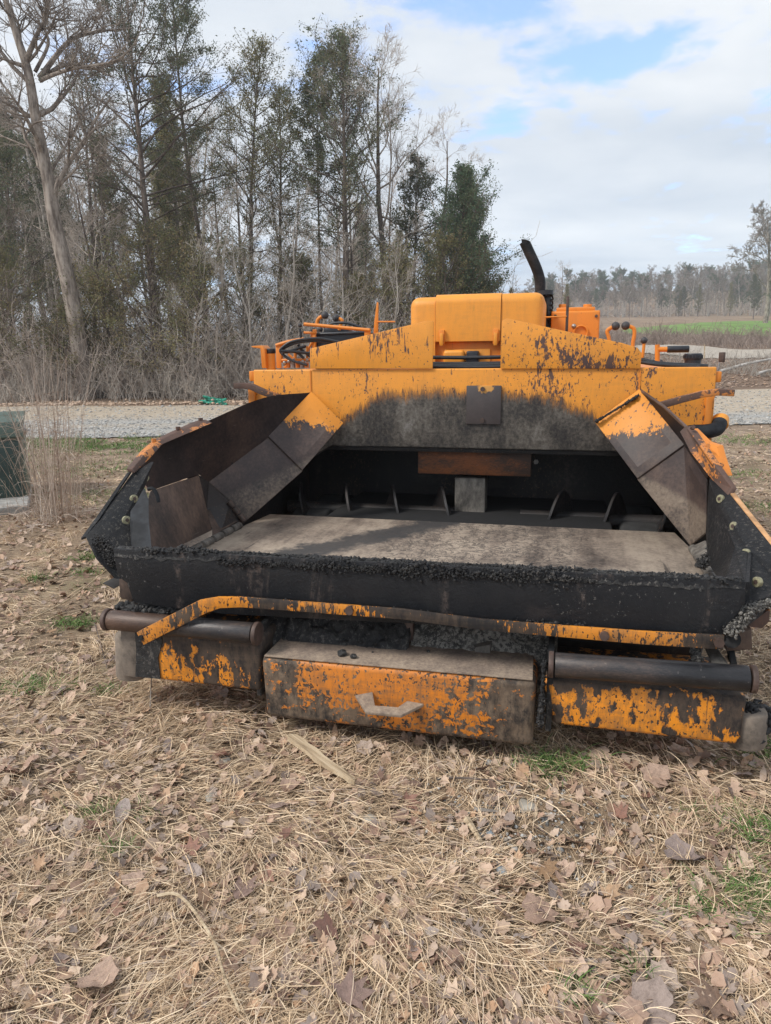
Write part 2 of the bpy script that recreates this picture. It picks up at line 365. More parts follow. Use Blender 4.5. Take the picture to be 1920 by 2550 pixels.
def deck_mat():
    n = NT('deck_steel'); x, y, z = n.xyz()
    s = n.noise(1, 7, .7, n.pos((7, 1.1, 1), (0, 0, 0), (0, 0, .12))); f = n.noise(50, 5, .7); b = n.noise(4, 6, .65)
    v = n.m('ADD', n.m('MULTIPLY', s, .4), n.m('ADD', n.m('MULTIPLY', f, .25), n.m('MULTIPLY', b, .35)))
    c = n.ramp(v, [(.38, (.065, .052, .045)), (.46, (.20, .16, .13)), (.55, (.36, .295, .235)), (.7, (.50, .42, .33))])
    cr1 = n.noise(16, 5, .7, n.pos((1, 1, 1)), .8)      # crazed residue in the middle
    mid = n.m('MULTIPLY', n.step(x, -.42, -.2), n.step(x, .85, .5))
    crk = n.m('MULTIPLY', n.step(n.m('ABSOLUTE', n.m('SUBTRACT', cr1, .5)), .045, .012), mid)
    c = n.mix(n.m('MULTIPLY', crk, .75), c, (.035, .032, .032))
    # asphalt smear running forward from the middle
    lx = n.m('ADD', x, n.m('MULTIPLY', n.m('SUBTRACT', 1.45, y), .75))
    lx = n.m('ADD', lx, n.m('MULTIPLY', n.m('SUBTRACT', n.noise(14, 5, .7), .5), .35))
    sm = n.m('MULTIPLY', n.step(lx, -.32, -.22), n.step(lx, .04, -.08))
    c = n.mix(n.m('MULTIPLY', sm, .93), c, n.mix(f, (.02, .021, .024), (.06, .06, .062)))
    gr = n.noise(1, 3, .6, n.pos((26, 1.4, 1), (2, 0, 0), (0, 0, -.1)))
    c = n.mix(n.m('MULTIPLY', n.step(gr, .66, .72), .8), c, (.05, .042, .038))
    n.set('Base Color', c); n.set('Roughness', .62); n.bump(v, .4, .006); return n.mat
M['deck'] = deck_mat()
def tar_mat(name, lo=TAR, hi=(.05, .05, .052), spotc=(.2, .19, .18), spot=.70, rough=.55, fine=80, bump=.6, scale=5, stretch=(1, 1, .6), spec=.5, drips=0):
    n = NT(name); a = n.noise(scale, 7, .7, n.pos(stretch)); f = n.noise(fine, 5, .75)
    c = n.mix(n.step(a, .35, .75), lo, hi)
    sp2 = n.noise(70, 5, .8, n.pos((1, 1, .8)))
    reg = n.step(n.noise(2.2, 2, .5, n.pos((1, 1, 1), (3, 3, 3))), .40, .62)
    c = n.mix(n.m('MULTIPLY', n.step(n.m('ADD', sp2, n.m('MULTIPLY', reg, .10)), spot, spot + .05), .75), c, spotc)
    if drips:
        d1 = n.noise(1, 6, .7, n.pos((5.5, 5.5, 1.6), (2, 1, 4)), .5); d2 = n.noise(34, 5, .8)
        dm = n.m('MULTIPLY', n.step(d1, .56, .66), n.step(d2, .40, .62))
        c = n.mix(n.m('MULTIPLY', dm, drips), c, (.11, .085, .075))
        d3 = n.noise(1, 5, .7, n.pos((3, 3, 7), (8, 8, 1))); c = n.mix(n.m('MULTIPLY', n.step(d3, .58, .68), .5), c, (.045, .036, .035))
    n.set('Base Color', c); n.set('Roughness', n.m('ADD', rough, n.m('MULTIPLY', n.m('SUBTRACT', f, .5), .5))); n.set('Specular IOR Level', spec)
    n.bump(n.m('ADD', f, n.m('MULTIPLY', a, 1.5)), bump, .006); return n.mat
M['apron'] = tar_mat('apron_tar', (.009, .010, .013), (.020, .020, .022), spot=.70, rough=.5, spec=.32, drips=.75)
M['crust'] = tar_mat('asphalt_crust', (.010, .010, .012), (.038, .037, .036), (.13, .12, .11), .63, .6, 120, .9, 18, (1, 1, 1))
M['crust_grey'] = tar_mat('asphalt_crust_grey', (.035, .034, .034), (.15, .14, .125), (.3, .28, .25), .56, .8, 120, .9, 14, (1, 1, 1))
M['black'] = tar_mat('blackened_steel', (.010, .010, .012), (.034, .027, .025), (.13, .08, .055), .66, .55, 60, .5, 3, drips=.5)
M['corner'] = tar_mat('wing_corner_tar', (.010, .011, .013), (.022, .021, .022), (.10, .09, .08), .66, .6, 60, .7, 4, spec=.22)
M['roller'] = steel('roller_steel', [(.36, (.010, .010, .012)), (.5, (.028, .027, .030)), (.6, (.07, .055, .05)), (.78, (.22, .15, .10))], 4, (1, 3, 3), 2, .40, 80, .4, .6, .25)
M['roller_rust'] = steel('roller_rust', [(.3, (.035, .022, .018)), (.5, (.085, .05, .036)), (.65, (.16, .095, .065)), (.82, (.30, .19, .11))], 5, (1, 3, 3), 5, .5, 80, .3, .6, .2)
M['rubber'] = plain('rubber', (.022, .024, .028), .7, 0, .5, 14, .3); M['rubber'].node_tree.nodes['Principled BSDF'].inputs['Specular IOR Level'].default_value = .25
M['hose'] = plain('hose_rubber', (.018, .02, .024), .42, 0, .3, 60, .1)
M['knob'] = plain('knob_rubber', (.045, .042, .045), .6, 0, .3, 80, .3)
M['plastic'] = plain('black_plastic', (.016, .018, .024), .38, 0, .3, 20, .08)
M['zinc'] = plain('dull_zinc', (.30, .28, .18), .55, .35, .35, 120, .4)
M['steel'] = plain('bare_steel', (.32, .31, .3), .4, .7, .3, 60, .2)
M['brown'] = plain('brown_steel', (.085, .055, .045), .6, .1, .4, 20, .3)
M['plate_grey'] = steel('access_plate', [(.3, (.045, .038, .038)), (.55, (.075, .062, .060)), (.75, (.11, .085, .075))], 4, seed=1, rough=.5)
M['tan_steel'] = steel('tan_steel', [(.36, (.06, .05, .042)), (.5, (.17, .14, .115)), (.66, (.27, .22, .175))], 6, seed=4, rough=.8)
M['rail_pale'] = plain('worn_orange_edge', (.50, .27, .12), .6, 0, .3, 20, .2)
def access_mat():
    n = NT('access_cover_steel'); x, y, z = n.xyz(); f = n.noise(70, 4, .7); b = n.noise(5, 6, .65)
    c = n.ramp(n.m('ADD', n.m('MULTIPLY', b, .7), n.m('MULTIPLY', f, .3)), [(.3, (.040, .034, .034)), (.55, (.070, .056, .055)), (.75, (.12, .09, .08))])
    dx = n.m('SUBTRACT', x, .105); dz = n.m('SUBTRACT', z, 1.318)
    d = n.m('SQRT', n.m('ADD', n.m('MULTIPLY', n.m('MULTIPLY', dx, dx), .6), n.m('MULTIPLY', n.m('MULTIPLY', dz, dz), 1.6)))
    d = n.m('ADD', d, n.m('MULTIPLY', n.m('SUBTRACT', n.noise(1, 4, .7, n.pos((60, 60, 30))), .5), .05))
    c = n.mix(n.step(d, .036, .026), c, (.56, .27, .06))
    n.set('Base Color', c); n.set('Roughness', .5); n.bump(f, .2, .003); return n.mat
M['access'] = access_mat()
M['glow_rust'] = steel('cavity_cover', [(.3, (.02, .016, .015)), (.48, (.06, .03, .018)), (.6, (.22, .07, .02)), (.8, (.30, .10, .03))], 3.2, (1, 1, 3), 6, .6)
M['post'] = steel('support_post', [(.38, (.04, .036, .032)), (.5, (.12, .108, .095)), (.62, (.22, .20, .175))], 11, (1, 1, .5), 6, .7)
M['tire'] = plain('tyre_rubber', (.03, .03, .031), .8, 0, .3, 15, .4)
M['gap'] = plain('underside_black', (.012, .012, .013), .8)

# ------------------------------------------------------------------ terrain
_RD = [0, 26, 29, 35, 47, 60, 75, 120, 220, 290, 900]
_RZ = [0, 0, .16, .90, 1.42, 1.9, 2.7, 5.8, 12.2, 25, 60]
def terrain(x, y):
    x = np.asarray(x, float); y = np.asarray(y, float)
    yy = np.maximum(y, 4.0); a = x / yy
    b = smooth(.06, .24, a) * smooth(8, 20, y)
    zr = np.interp(y, _RD, _RZ) + smooth(.52, .36, a) * .35 * smooth(33, 42, y) * smooth(75, 55, y)
    zl = np.interp(y, [0, 21, 24, 60, 900], [0, 0, .22, .6, 4.0])
    und = .05 * np.sin(x * .55 + 1.3) * np.sin(y * .43) * smooth(8, 14, np.abs(y)) + .012 * np.sin(x * 2.3 + .5) * np.sin(y * 2.9 + x)
    bumps = (.22 * np.sin(x * .8 + y * .3) * np.sin(y * .9) * .5) * b * smooth(26, 29, y) * smooth(75, 40, y)
    road = smooth(11, 12, y) * smooth(21, 19.5, y) * (1 - b)
    return b * zr + (1 - b) * zl + und * (1 - road * .9) + bumps
def tz(x, y): return float(terrain(x, y))
def vnoise(x, y, s, seed=0.):
    """cheap smooth value noise (numpy)"""
    x = np.asarray(x) * s + seed * 17.3; y = np.asarray(y) * s + seed * 9.1
    xi = np.floor(x); yi = np.floor(y); fx = x - xi; fy = y - yi
    fx = fx * fx * (3 - 2 * fx); fy = fy * fy * (3 - 2 * fy)
    h = lambda a, b: np.modf(np.abs(np.sin(a * 127.1 + b * 311.7 + seed) * 43758.5453))[0]
    return (h(xi, yi) * (1 - fx) + h(xi + 1, yi) * fx) * (1 - fy) + (h(xi, yi + 1) * (1 - fx) + h(xi + 1, yi + 1) * fx) * fy
def grid_mesh(name, xs, ys, zf, mask=None):
    XX, YY = np.meshgrid(xs, ys); ZZ = zf(XX, YY)
    V = np.stack([XX, YY, ZZ], -1).reshape(-1, 3); nx, ny = len(xs), len(ys)
    i = np.arange(nx * ny).reshape(ny, nx)
    Fc = np.stack([i[:-1, :-1], i[:-1, 1:], i[1:, 1:], i[1:, :-1]], -1)
    if mask is not None:
        cx = (XX[:-1, :-1] + XX[1:, 1:]) / 2; cyy = (YY[:-1, :-1] + YY[1:, 1:]) / 2
        Fc = Fc[mask(cx, cyy)]
        u, inv = np.unique(Fc.ravel(), return_inverse=True); V = V[u]; Fc = inv.reshape(-1, 4)
    else: Fc = Fc.reshape(-1, 4)
    return np_mesh(name, V, Fc, smooth_=True)
def ground_mat():
    n = NT('soil_and_litter'); x, y, z = n.xyz()
    a = n.noise(2.2, 8, .7); f = n.noise(38, 6, .75); g = n.noise(130, 4, .75, n.pos((1, 1, 1))); b = n.noise(.35, 5, .6)
    v = n.m('ADD', n.m('MULTIPLY', a, .35), n.m('ADD', n.m('MULTIPLY', f, .35), n.m('MULTIPLY', g, .3)))
    c = n.ramp(v, [(.36, (.06, .042, .031)), (.46, (.18, .13, .09)), (.55, (.32, .24, .165)), (.66, (.50, .39, .28))])
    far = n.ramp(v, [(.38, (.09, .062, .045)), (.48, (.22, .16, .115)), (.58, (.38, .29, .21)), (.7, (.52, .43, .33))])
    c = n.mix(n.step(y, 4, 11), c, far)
    grn = n.m('MULTIPLY', n.step(n.noise(.9, 5, .65), .54, .66), n.step(f, .42, .6))
    c = n.mix(n.m('MULTIPLY', grn, .55), c, (.10, .13, .045))
    # leaf litter of the wood floor and the dry slopes far off
    lit = n.ramp(v, [(.36, (.07, .045, .032)), (.5, (.17, .115, .08)), (.66, (.30, .22, .16))])
    c = n.mix(n.step(y, 20.5, 23), c, lit)
    slope = n.ramp(n.noise(.25, 8, .75, n.pos((1, .35, 1))), [(.35, (.14, .095, .065)), (.5, (.24, .165, .11)), (.65, (.30, .22, .15))])
    c = n.mix(n.step(y, 60, 90), c, slope)
    n.set('Base Color', c); n.set('Roughness', .95); n.set('Specular IOR Level', .2); n.bump(v, .8, .02); return n.mat
def gx():
    near = np.linspace(-6, 7, 131)
    out = [near]
    s = .12; x = 7
    R_ = []
    while x < 300: x += s; s *= 1.09; R_.append(x)
    L_ = []; s = .12; x = -6
    while x > -250: x -= s; s *= 1.09; L_.append(x)
    return np.array(L_[::-1] + list(near) + R_)
def gy():
    v = list(np.linspace(-3, 8, 111)); s = .11; y = 8
    while y < 325: y += s; s *= (1.018 if y < 60 else 1.08); v.append(y)
    lo = [-3 - .3 * 1.5 ** i for i in range(12)][::-1]
    return np.array(lo + v)
def ground_z(x, y):
    near = smooth(16, 6, y)
    return terrain(x, y) + near * (.035 * (vnoise(x, y, 1.1, 1) - .5) + .022 * (vnoise(x, y, 4.5, 2) - .5) + .010 * (vnoise(x, y, 11, 3) - .5))
M['ground'] = ground_mat()
g = link('ground', grid_mesh('ground', gx(), gy(), ground_z), M['ground']); tag(g, 'brown soil and leaf litter rising to dry slopes', kind='structure')

def gravel_mat(name, dusty=False):
    n = NT(name); x, y, z = n.xyz()
    v1 = n.vor(26); v2 = n.vor(60); f = n.noise(9, 6, .7)
    st = n.mix(.5, v1.outputs['Color'], v2.outputs['Color'])
    bw = n.N.new('ShaderNodeRGBToBW'); n.L.new(st, bw.inputs[0])
    c = n.ramp(bw.outputs[0], [(.2, (.18, .175, .165)), (.45, (.32, .31, .295)), (.7, (.45, .44, .42)), (.95, (.62, .60, .57))])
    dirt = n.ramp(f, [(.35, (.30, .235, .17)), (.65, (.56, .47, .36))])
    band = n.noise(.6, 4, .6, n.pos((.25, 1.6, 1)))
    w = n.m('ADD', n.step(y, 14.6, 16.6), n.m('MULTIPLY', n.step(band, .42, .65), .5), clamp=True)
    if dusty: w = n.m('ADD', .35, n.m('MULTIPLY', band, .5))
    c = n.mix(n.m('MULTIPLY', w, .88), c, dirt)
    n.set('Base Color', c); n.set('Roughness', .9); n.set('Specular IOR Level', .25); n.bump(v1.outputs['Distance'], .6, .02); return n.mat
M['gravel'] = gravel_mat('gravel'); M['gravel2'] = gravel_mat('gravel_dusty', True)
def road_mask(x, y):
    a = x / y; near = 11.6 + .5 * vnoise(x, y, .7, 5) + .35 * vnoise(x, y, 3, 6) + .7 * smooth(.3, .6, a)
    far = 19.6 + 5.6 * smooth(.1, .35, a) + .6 * vnoise(x, y, .8, 7)
    return (y > near) & (y < far)
r = link('gravel_road', grid_mesh('gravel_road', np.arange(-40, 40, .16), np.arange(11, 27, .12), lambda x, y: terrain(x, y) + .022, road_mask), M['gravel'])
tag(r, 'pale gravel road crossing behind the paver', kind='structure')
def road2_mask(x, y):
    a = x / y; c0 = 40.5 + 16 * (.52 - a); w = 4.4
    return (np.abs(y - c0) < w + .4 * vnoise(x, y, .6, 2)) & (a > .2)
r2 = link('far_gravel_road', grid_mesh('far_gravel_road', np.arange(5, 60, .4), np.arange(30, 60, .3), lambda x, y: terrain(x, y) + .04, road2_mask), M['gravel2'])
tag(r2, 'far dusty gravel road climbing past the field', kind='structure')
nf = NT('young_grass'); v = nf.noise(.5, 6, .7, nf.pos((1, .3, 1))); nf.set('Base Color', nf.ramp(v, [(.35, (.12, .20, .05)), (.6, (.17, .27, .07)), (.75, (.24, .30, .11))])); nf.set('Roughness', .9); nf.set('Specular IOR Level', .1)
def field_mask(x, y):
    a = x / y
    return (a > .30 + .06 * vnoise(x, y, .05, 1)) & (y > 80 - 10 * smooth(.36, .6, a) + 5 * vnoise(x, y, .1, 3)) & (y < 97 + 34 * smooth(.3, .50, a) + 2 * vnoise(x, y, .15, 4))
fl = link('green_field', grid_mesh('green_field', np.arange(15, 190, 1.), np.arange(60, 140, .8), lambda x, y: terrain(x, y) + .12, field_mask), nf.mat)
tag(fl, 'bright green strip of young grass on the slope', kind='structure')

# ------------------------------------------------------------------ trees
class Segs:
    def __init__(s): s.a = []; s.b = []; s.ra = []; s.rb = []
    def add(s, a, b, ra, rb): s.a.append(a); s.b.append(b); s.ra.append(ra); s.rb.append(rb)
def tubes_np(segs, k):
    A = np.array(segs.a, float); B = np.array(segs.b, float); ra = np.array(segs.ra)[:, None, None]; rb = np.array(segs.rb)[:, None, None]
    T = B - A; Ln = np.linalg.norm(T, axis=1, keepdims=True) + 1e-9; T /= Ln
    B = B + T * np.minimum(rb[:, 0] * .4, Ln * .2)
    ref = np.where(np.abs(T[:, 2:3]) < .8, np.array([[0, 0, 1.]]), np.array([[1., 0, 0]]))
    Uv = np.cross(T, ref); Uv /= np.linalg.norm(Uv, axis=1, keepdims=True) + 1e-9; Wv = np.cross(T, Uv)
    th = np.arange(k) * 2 * np.pi / k
    ring = Uv[:, None] * np.cos(th)[None, :, None] + Wv[:, None] * np.sin(th)[None, :, None]
    V = np.concatenate([A[:, None] + ring * ra, B[:, None] + ring * rb], 1).reshape(-1, 3)
    n = len(A); base = (np.arange(n) * 2 * k)[:, None]
    j = np.arange(k); jn = (j + 1) % k
    Fc = np.stack([base + j, base + jn, base + k + jn, base + k + j], -1).reshape(-1, 4)
    return V, Fc
def merge(parts):
    Vs, Fs, o = [], [], 0
    for V, Fc in parts:
        if len(V) == 0: continue
        Vs.append(V); Fs.append(Fc + o); o += len(V)
    return np.concatenate(Vs), np.concatenate(Fs)
def bark_mat(name, lo, hi, sc=9):
    n = NT(name); a = n.noise(sc, 6, .7, n.pos((1, 1, .22))); b = n.noise(1.3, 4, .6)
    v = n.m('ADD', n.m('MULTIPLY', a, .65), n.m('MULTIPLY', b, .35))
    n.set('Base Color', n.mix(n.step(v, .36, .64), lo, hi)); n.set('Roughness', .92); n.set('Specular IOR Level', .15); n.bump(a, .8, .03); return n.mat
M['bark_grey'] = bark_mat('grey_bark', (.11, .085, .07), (.42, .36, .31))
M['bark_dark'] = bark_mat('dark_bark', (.075, .06, .052), (.22, .175, .15))
M['bark_pale'] = bark_mat('pale_bark', (.22, .19, .165), (.50, .46, .41), 14)
M['twig'] = bark_mat('twigs', (.34, .285, .25), (.60, .52, .45), 3)
M['twig_pale'] = bark_mat('pale_twigs', (.30, .26, .23), (.52, .47, .41), 3)
def foliage_mat(name, cols):
    n = NT(name); t = n.attr('tint'); r_ = n.rnd()
    c = n.ramp(t, [(i / (len(cols) - 1), q) for i, q in enumerate(cols)])
    hs = n.N.new('ShaderNodeHueSaturation'); n.L.new(c, hs.inputs['Color']); n.L.new(n.m('ADD', .8, n.m('MULTIPLY', r_, .4)), hs.inputs['Value'])
    n.set('Base Color', hs.outputs[0]); n.set('Roughness', .75); n.set('Specular IOR Level', .2)
    tr = n.N.new('ShaderNodeBsdfTranslucent'); n.L.new(hs.outputs[0], tr.inputs[0]); ms = n.N.new('ShaderNodeMixShader'); ms.inputs[0].default_value = .4
    n.L.new(n.b.outputs[0], ms.inputs[1]); n.L.new(tr.outputs[0], ms.inputs[2]); n.L.new(ms.outputs[0], n.out.inputs[0]); return n.mat
M['cedar'] = foliage_mat('cedar_sprays', [(.075, .10, .065), (.12, .145, .09), (.165, .17, .105), (.24, .195, .125)])
M['cedar_olive'] = foliage_mat('olive_sprays', [(.12, .13, .065), (.19, .195, .095), (.27, .235, .12), (.34, .25, .145)])
M['pine'] = foliage_mat('pine_sprays', [(.065, .11, .070), (.10, .15, .092), (.135, .175, .105), (.19, .20, .125)])

def wander(rng, p, d, L, n, wob, up):
    pts = [p.copy()]; d = d.normalized()
    for i in range(n):
        d = (d + Vector((rng.gauss(0, wob), rng.gauss(0, wob), rng.gauss(0, wob) + up))).normalized()
        p = p + d * (L / n); pts.append(p.copy())
    return pts
def bare_tree(seed, H, r0, trunk=None, spread=1.0, first=.35, nl=9, lim=(3.2, 1.7), depth=4, up=.10, dens=1.0, kids=5):
    """returns (trunk segs, branch segs)"""
    rng = random.Random(seed); T = Segs(); B = Segs()
    if trunk is None:
        trunk = wander(rng, Vector((0, 0, 0)), Vector((rng.gauss(0, .05), rng.gauss(0, .05), 1)), H, 10, .05, .08)
    else: trunk = bez(trunk, 4)
    n = len(trunk) - 1
    rad = [r0 * (1 - .88 * (i / n)) ** .9 for i in range(n + 1)]
    for i in range(n): T.add(trunk[i], trunk[i + 1], rad[i], rad[i + 1])
    def branch(p, d, L, r, lev):
        ns = 5 if lev <= 2 else 3
        pts = wander(rng, p, d, L, ns, .17 if lev < 3 else .22, up * (.8 if lev < 3 else .5))
        for i in range(ns):
            ra = r * (1 - .7 * i / ns); rb = r * (1 - .7 * (i + 1) / ns)
            B.add(pts[i], pts[i + 1], max(ra, .0035), max(rb, .003))
        if lev >= depth: return
        nk = kids + rng.randint(-1, 1) if lev > 1 else kids + 2
        nk = max(2, int(nk * dens))
        for k in range(nk):
            t = rng.uniform(.22, 1.0); i = min(ns - 1, int(t * ns)); f = t * ns - i
            q = pts[i].lerp(pts[i + 1], f); dd = (pts[i + 1] - pts[i]).normalized()
            a = rng.uniform(0, 6.283); per = dd.orthogonal().normalized(); per = Matrix.Rotation(a, 3, dd) @ per
            nd = (dd * math.cos(R(38)) + per * math.sin(R(rng.uniform(30, 55)))).normalized()
            branch(q, nd, L * rng.uniform(.38, .62) * (1.1 - .35 * t), r * (1 - .7 * t) * .62, lev + 1)
    for k in range(nl):
        t = first + (1 - first) * (k + rng.random() * .7) / nl; t = min(t, .98)
        i = min(n - 1, int(t * n)); p = trunk[i].lerp(trunk[i + 1], t * n - i)
        a = k * 2.4 + rng.uniform(-.5, .5); el = rng.uniform(.35, .95)
        d = Vector((math.cos(a) * math.cos(el) * spread, math.sin(a) * math.cos(el) * spread, math.sin(el)))
        L = lim[0] + (lim[1] - lim[0]) * ((t - first) / (1 - first)); L *= rng.uniform(.75, 1.2)
        branch(p, d, L, rad[i] * .5, 1)
    return T, B
def cedar_tree(seed, H, cr_, r0, clear=.25, nb=60, sprays=11, sz=.13, lean=(0, 0), gaps=.25, sub=8, top_open=.0, prof=None):
    rng = random.Random(seed); nr = np.random.RandomState(seed); T = Segs(); B = Segs(); C = []; TT = []
    trunk = wander(rng, Vector((0, 0, 0)), Vector((lean[0], lean[1], 1)), H, 12, .03, .1); n = len(trunk) - 1
    rad = [r0 * (1 - .93 * (i / n)) for i in range(n + 1)]
    for i in range(n): T.add(trunk[i], trunk[i + 1], rad[i], rad[i + 1])
    lump = [rng.uniform(.6, 1.25) for _ in range(16)]
    for k in range(nb):
        t = clear + (1 - clear) * (k / nb) ** .9; i = min(n - 1, int(t * n)); p = trunk[i].lerp(trunk[i + 1], t * n - i)
        s = (t - clear) / (1 - clear)
        pr = prof(s) if prof else (min(1, .45 + 2.2 * s) * (1 - s) ** .62 * 1.25 + .05)
        a = k * 2.39996 + rng.uniform(-.4, .4)
        L = cr_ * pr * rng.uniform(.55, 1.15) * lump[int(a / 6.283 * 5 + s * 8) % 16]
        L = max(L, .35); el = .38 + .55 * s + rng.uniform(-.3, .25)
        d = Vector((math.cos(a) * math.cos(el), math.sin(a) * math.cos(el), math.sin(el)))
        pts = wander(rng, p, d, L, 5, .17, .05)
        r = .008 + .008 * L
        for q in range(5): B.add(pts[q], pts[q + 1], r * (1 - .17 * q), r * (1 - .17 * (q + 1)))
        if rng.random() < gaps * (1 - s): nn = max(1, sub // 3)
        else: nn = max(2, int(sub * 1.7 * (.5 + L / max(cr_, .1))))
        for _ in range(nn):
            u = rng.uniform(.25, 1.05); q = min(4, int(u * 5)); base = pts[q].lerp(pts[q + 1], u * 5 - q)
            dd = (pts[q + 1] - pts[q]).normalized() + Vector((rng.gauss(0, .6), rng.gauss(0, .6), rng.gauss(.15, .4)))
            tl = rng.uniform(.2, .55) * (.6 + .4 * L); tw = wander(rng, base, dd, tl, 2, .15, .06)
            for z_ in range(2): B.add(tw[z_], tw[z_ + 1], .007, .004)
            cnt = int(sprays * 2.2 * rng.uniform(.5, 1.4)); tint = rng.uniform(0, .75)
            tt = nr.rand(cnt, 1); w0 = np.array(tw[0]); w2 = np.array(tw[2])
            C.append(w0 + (w2 - w0) * (tt * .9 + .2) + nr.normal(0, .06 + .035 * tl, (cnt, 3))); TT.append(tint + nr.rand(cnt) * .25)
    C = np.concatenate(C); TT = np.concatenate(TT)
    return T, B, sprays_np(C, TT, sz, nr)
def sprays_np(C, TT, sz, nr, asp=.24):
    n = len(C); ax = nr.normal(0, 1, (n, 3)); ax[:, 2] = ax[:, 2] * .7 + .5; ax /= np.linalg.norm(ax, axis=1, keepdims=True)
    pv = np.cross(ax, nr.normal(0, 1, (n, 3))); pv /= np.linalg.norm(pv, axis=1, keepdims=True) + 1e-9
    s = (sz * nr.uniform(.5, 1.35, (n, 1)))
    s = s * .62
    V = np.stack([C - ax * s * .5, C + pv * s * asp, C + ax * s * .6, C - pv * s * asp], 1).reshape(-1, 3)
    Fc = np.arange(n * 4).reshape(n, 4)
    return V, Fc, np.repeat(TT, 4)
def make_tree(name, data, barkm, twigm, folm=None, k=8, kb=3):
    root = empty(name)
    V, Fc = tubes_np(data[0], k); link('trunk', np_mesh('trunk', V, Fc, smooth_=True), barkm, root)
    V, Fc = tubes_np(data[1], kb)
    if len(data) > 2:
        link('branches', np_mesh('branches', V, Fc), twigm, root)
        V, Fc, tt = data[2]; link('crown', np_mesh('crown', V, Fc, {'tint': tt}), folm, root)
    else: link('crown', np_mesh('crown', V, Fc), twigm, root)
    return root
def kids_of(o): return [c for c in bpy.data.objects if c.parent == o]
_kc = {}
def copy_tree(o, loc, rz=0, s=1, label=None, cat='tree', group=None, sz=None):
    if o.name not in _kc: _kc[o.name] = kids_of(o)
    c = o.copy(); COL.objects.link(c); c.location = loc; c.rotation_euler = (0, 0, rz); c.scale = (s, s, sz if sz else s)
    for ch in _kc[o.name]:
        d = ch.copy(); COL.objects.link(d); d.parent = c
    tag(c, label, cat, group); return c
def place(o, px, D, rz=0, s=1, label=None, cat='tree', group=None, dz=0):
    x = WX(px, D); o.location = (x, D, tz(x, D) - .05 + dz); o.rotation_euler = (0, 0, rz); o.scale = (s, s, s); return tag(o, label, cat, group)

def Wp(px, py, D):
    v = ray(px, py); return Vector((0, 0, CAMZ)) + v * (D / v.y)
# --- the big leaning oak at the left
D0 = 22.4
tp = [Wp(212, 985, D0), Wp(193, 830, D0), Wp(165, 680, D0), Wp(138, 560, D0), Wp(118, 440, D0), Wp(92, 310, D0), Wp(70, 180, D0), Wp(42, 90, D0), Wp(12, -10, D0), Wp(-25, -160, D0)]
base = tp[0].copy(); base.z = tz(base.x, base.y) - .1
tp[0] = base.copy(); rel = [p - base for p in tp]
rng = random.Random(5)
oT, oB = bare_tree(5, 10, .27, rel, 1.0, .36, 10, (3.0, 1.6), 4, .08, 1.0, 5)
def limb(px_pts, D, r, lev_kids=7, seed=1, Lk=1.3):
    rg = random.Random(seed); pts = bez([Wp(a, b, D + dz) - base for a, b, dz in px_pts], 4); n = len(pts) - 1
    for i in range(n): oB.add(pts[i], pts[i + 1], r * (1 - .8 * i / n), r * (1 - .8 * (i + 1) / n))
    for k in range(lev_kids * 2):
        t = rg.uniform(.2, 1); i = min(n - 1, int(t * n)); p = pts[i]; d = (pts[i + 1] - pts[i]).normalized() + Vector((rg.gauss(0, .7), rg.gauss(0, .7), rg.gauss(.25, .6)))
        def tw(p, d, L, r, lv):
            q = wander(rg, p, d, L, 4, .22, .05)
            for j in range(4): oB.add(q[j], q[j + 1], max(.004, r * (1 - .2 * j)), max(.004, r * (1 - .2 * (j + 1))))
            if lv < 3:
                for _ in range(5): j = rg.randint(1, 4); tw(q[j], (q[j] - q[j - 1]).normalized() + Vector((rg.gauss(0, .7), rg.gauss(0, .7), rg.gauss(.1, .6))), L * .55, r * .5, lv + 1)
        tw(p, d, Lk * rg.uniform(.5, 1.2) * (1.2 - t * .6), r * .35, 1)
limb([(62, 160, 0), (90, 90, -.3), (115, 40, -.5), (130, -40, -.7)], D0, .10, 5, 11)
limb([(88, 178, 0), (120, 110, .3), (110, 60, .4), (125, -30, .5)], D0, .07, 5, 12)
limb([(98, 195, 0), (170, 105, .2), (240, 80, .4), (330, 70, .8)], D0, .085, 7, 13)
limb([(100, 200, 0), (150, 180, -.5), (200, 168, -.8), (290, 150, -1), (345, 100, -1.2)], D0, .07, 7, 14)
limb([(60, 165, 0), (30, 155, -.3), (0, 145, -.5), (-40, 150, -.8)], D0, .07, 4, 15)
limb([(75, 290, 0), (40, 270, -.3), (0, 250, -.5), (-50, 260, -.8)], D0, .07, 4, 16)
limb([(120, 440, 0), (160, 370, .3), (200, 300, .5), (215, 270, .7)], D0, .055, 6, 17)
limb([(140, 470, 0), (190, 420, -.3), (215, 400, -.5), (280, 380, -.8)], D0, .05, 6, 18)
limb([(100, 200, 0), (165, 160, .5), (235, 172, .9), (330, 140, 1.4)], D0, .075, 6, 19)
oak = make_tree('bare_oak', (oT, oB), M['bark_grey'], M['bark_grey'], k=12, kb=4)
oak.location = base
tag(oak, 'big leaning bare oak with grey trunk at left edge of wood', 'tree', 'tall trees at the front of the wood')
GA = 'tall trees at the front of the wood'
def cedar_at(name, px, D, top_py, crown_px, r0, seed, label, mat='cedar', clear=.3, nb=70, sprays=11, gaps=.25, sub=8, lean=(0, 0), sz=.13, prof=None, bark='bark_dark', group=GA):
    x = WX(px, D); b = tz(x, D); top = Wp(px, top_py, D).z; Hh = top - b
    o = make_tree(name, cedar_tree(seed, Hh, crown_px / F * D * (1.45 if group == GA else 1.25), r0, clear, nb, sprays, sz, lean, gaps, sub, prof=prof), M[bark], M['bark_dark'], M[mat], 8, 3)
    return place(o, px, D, 0, 1, label, 'tree', group)
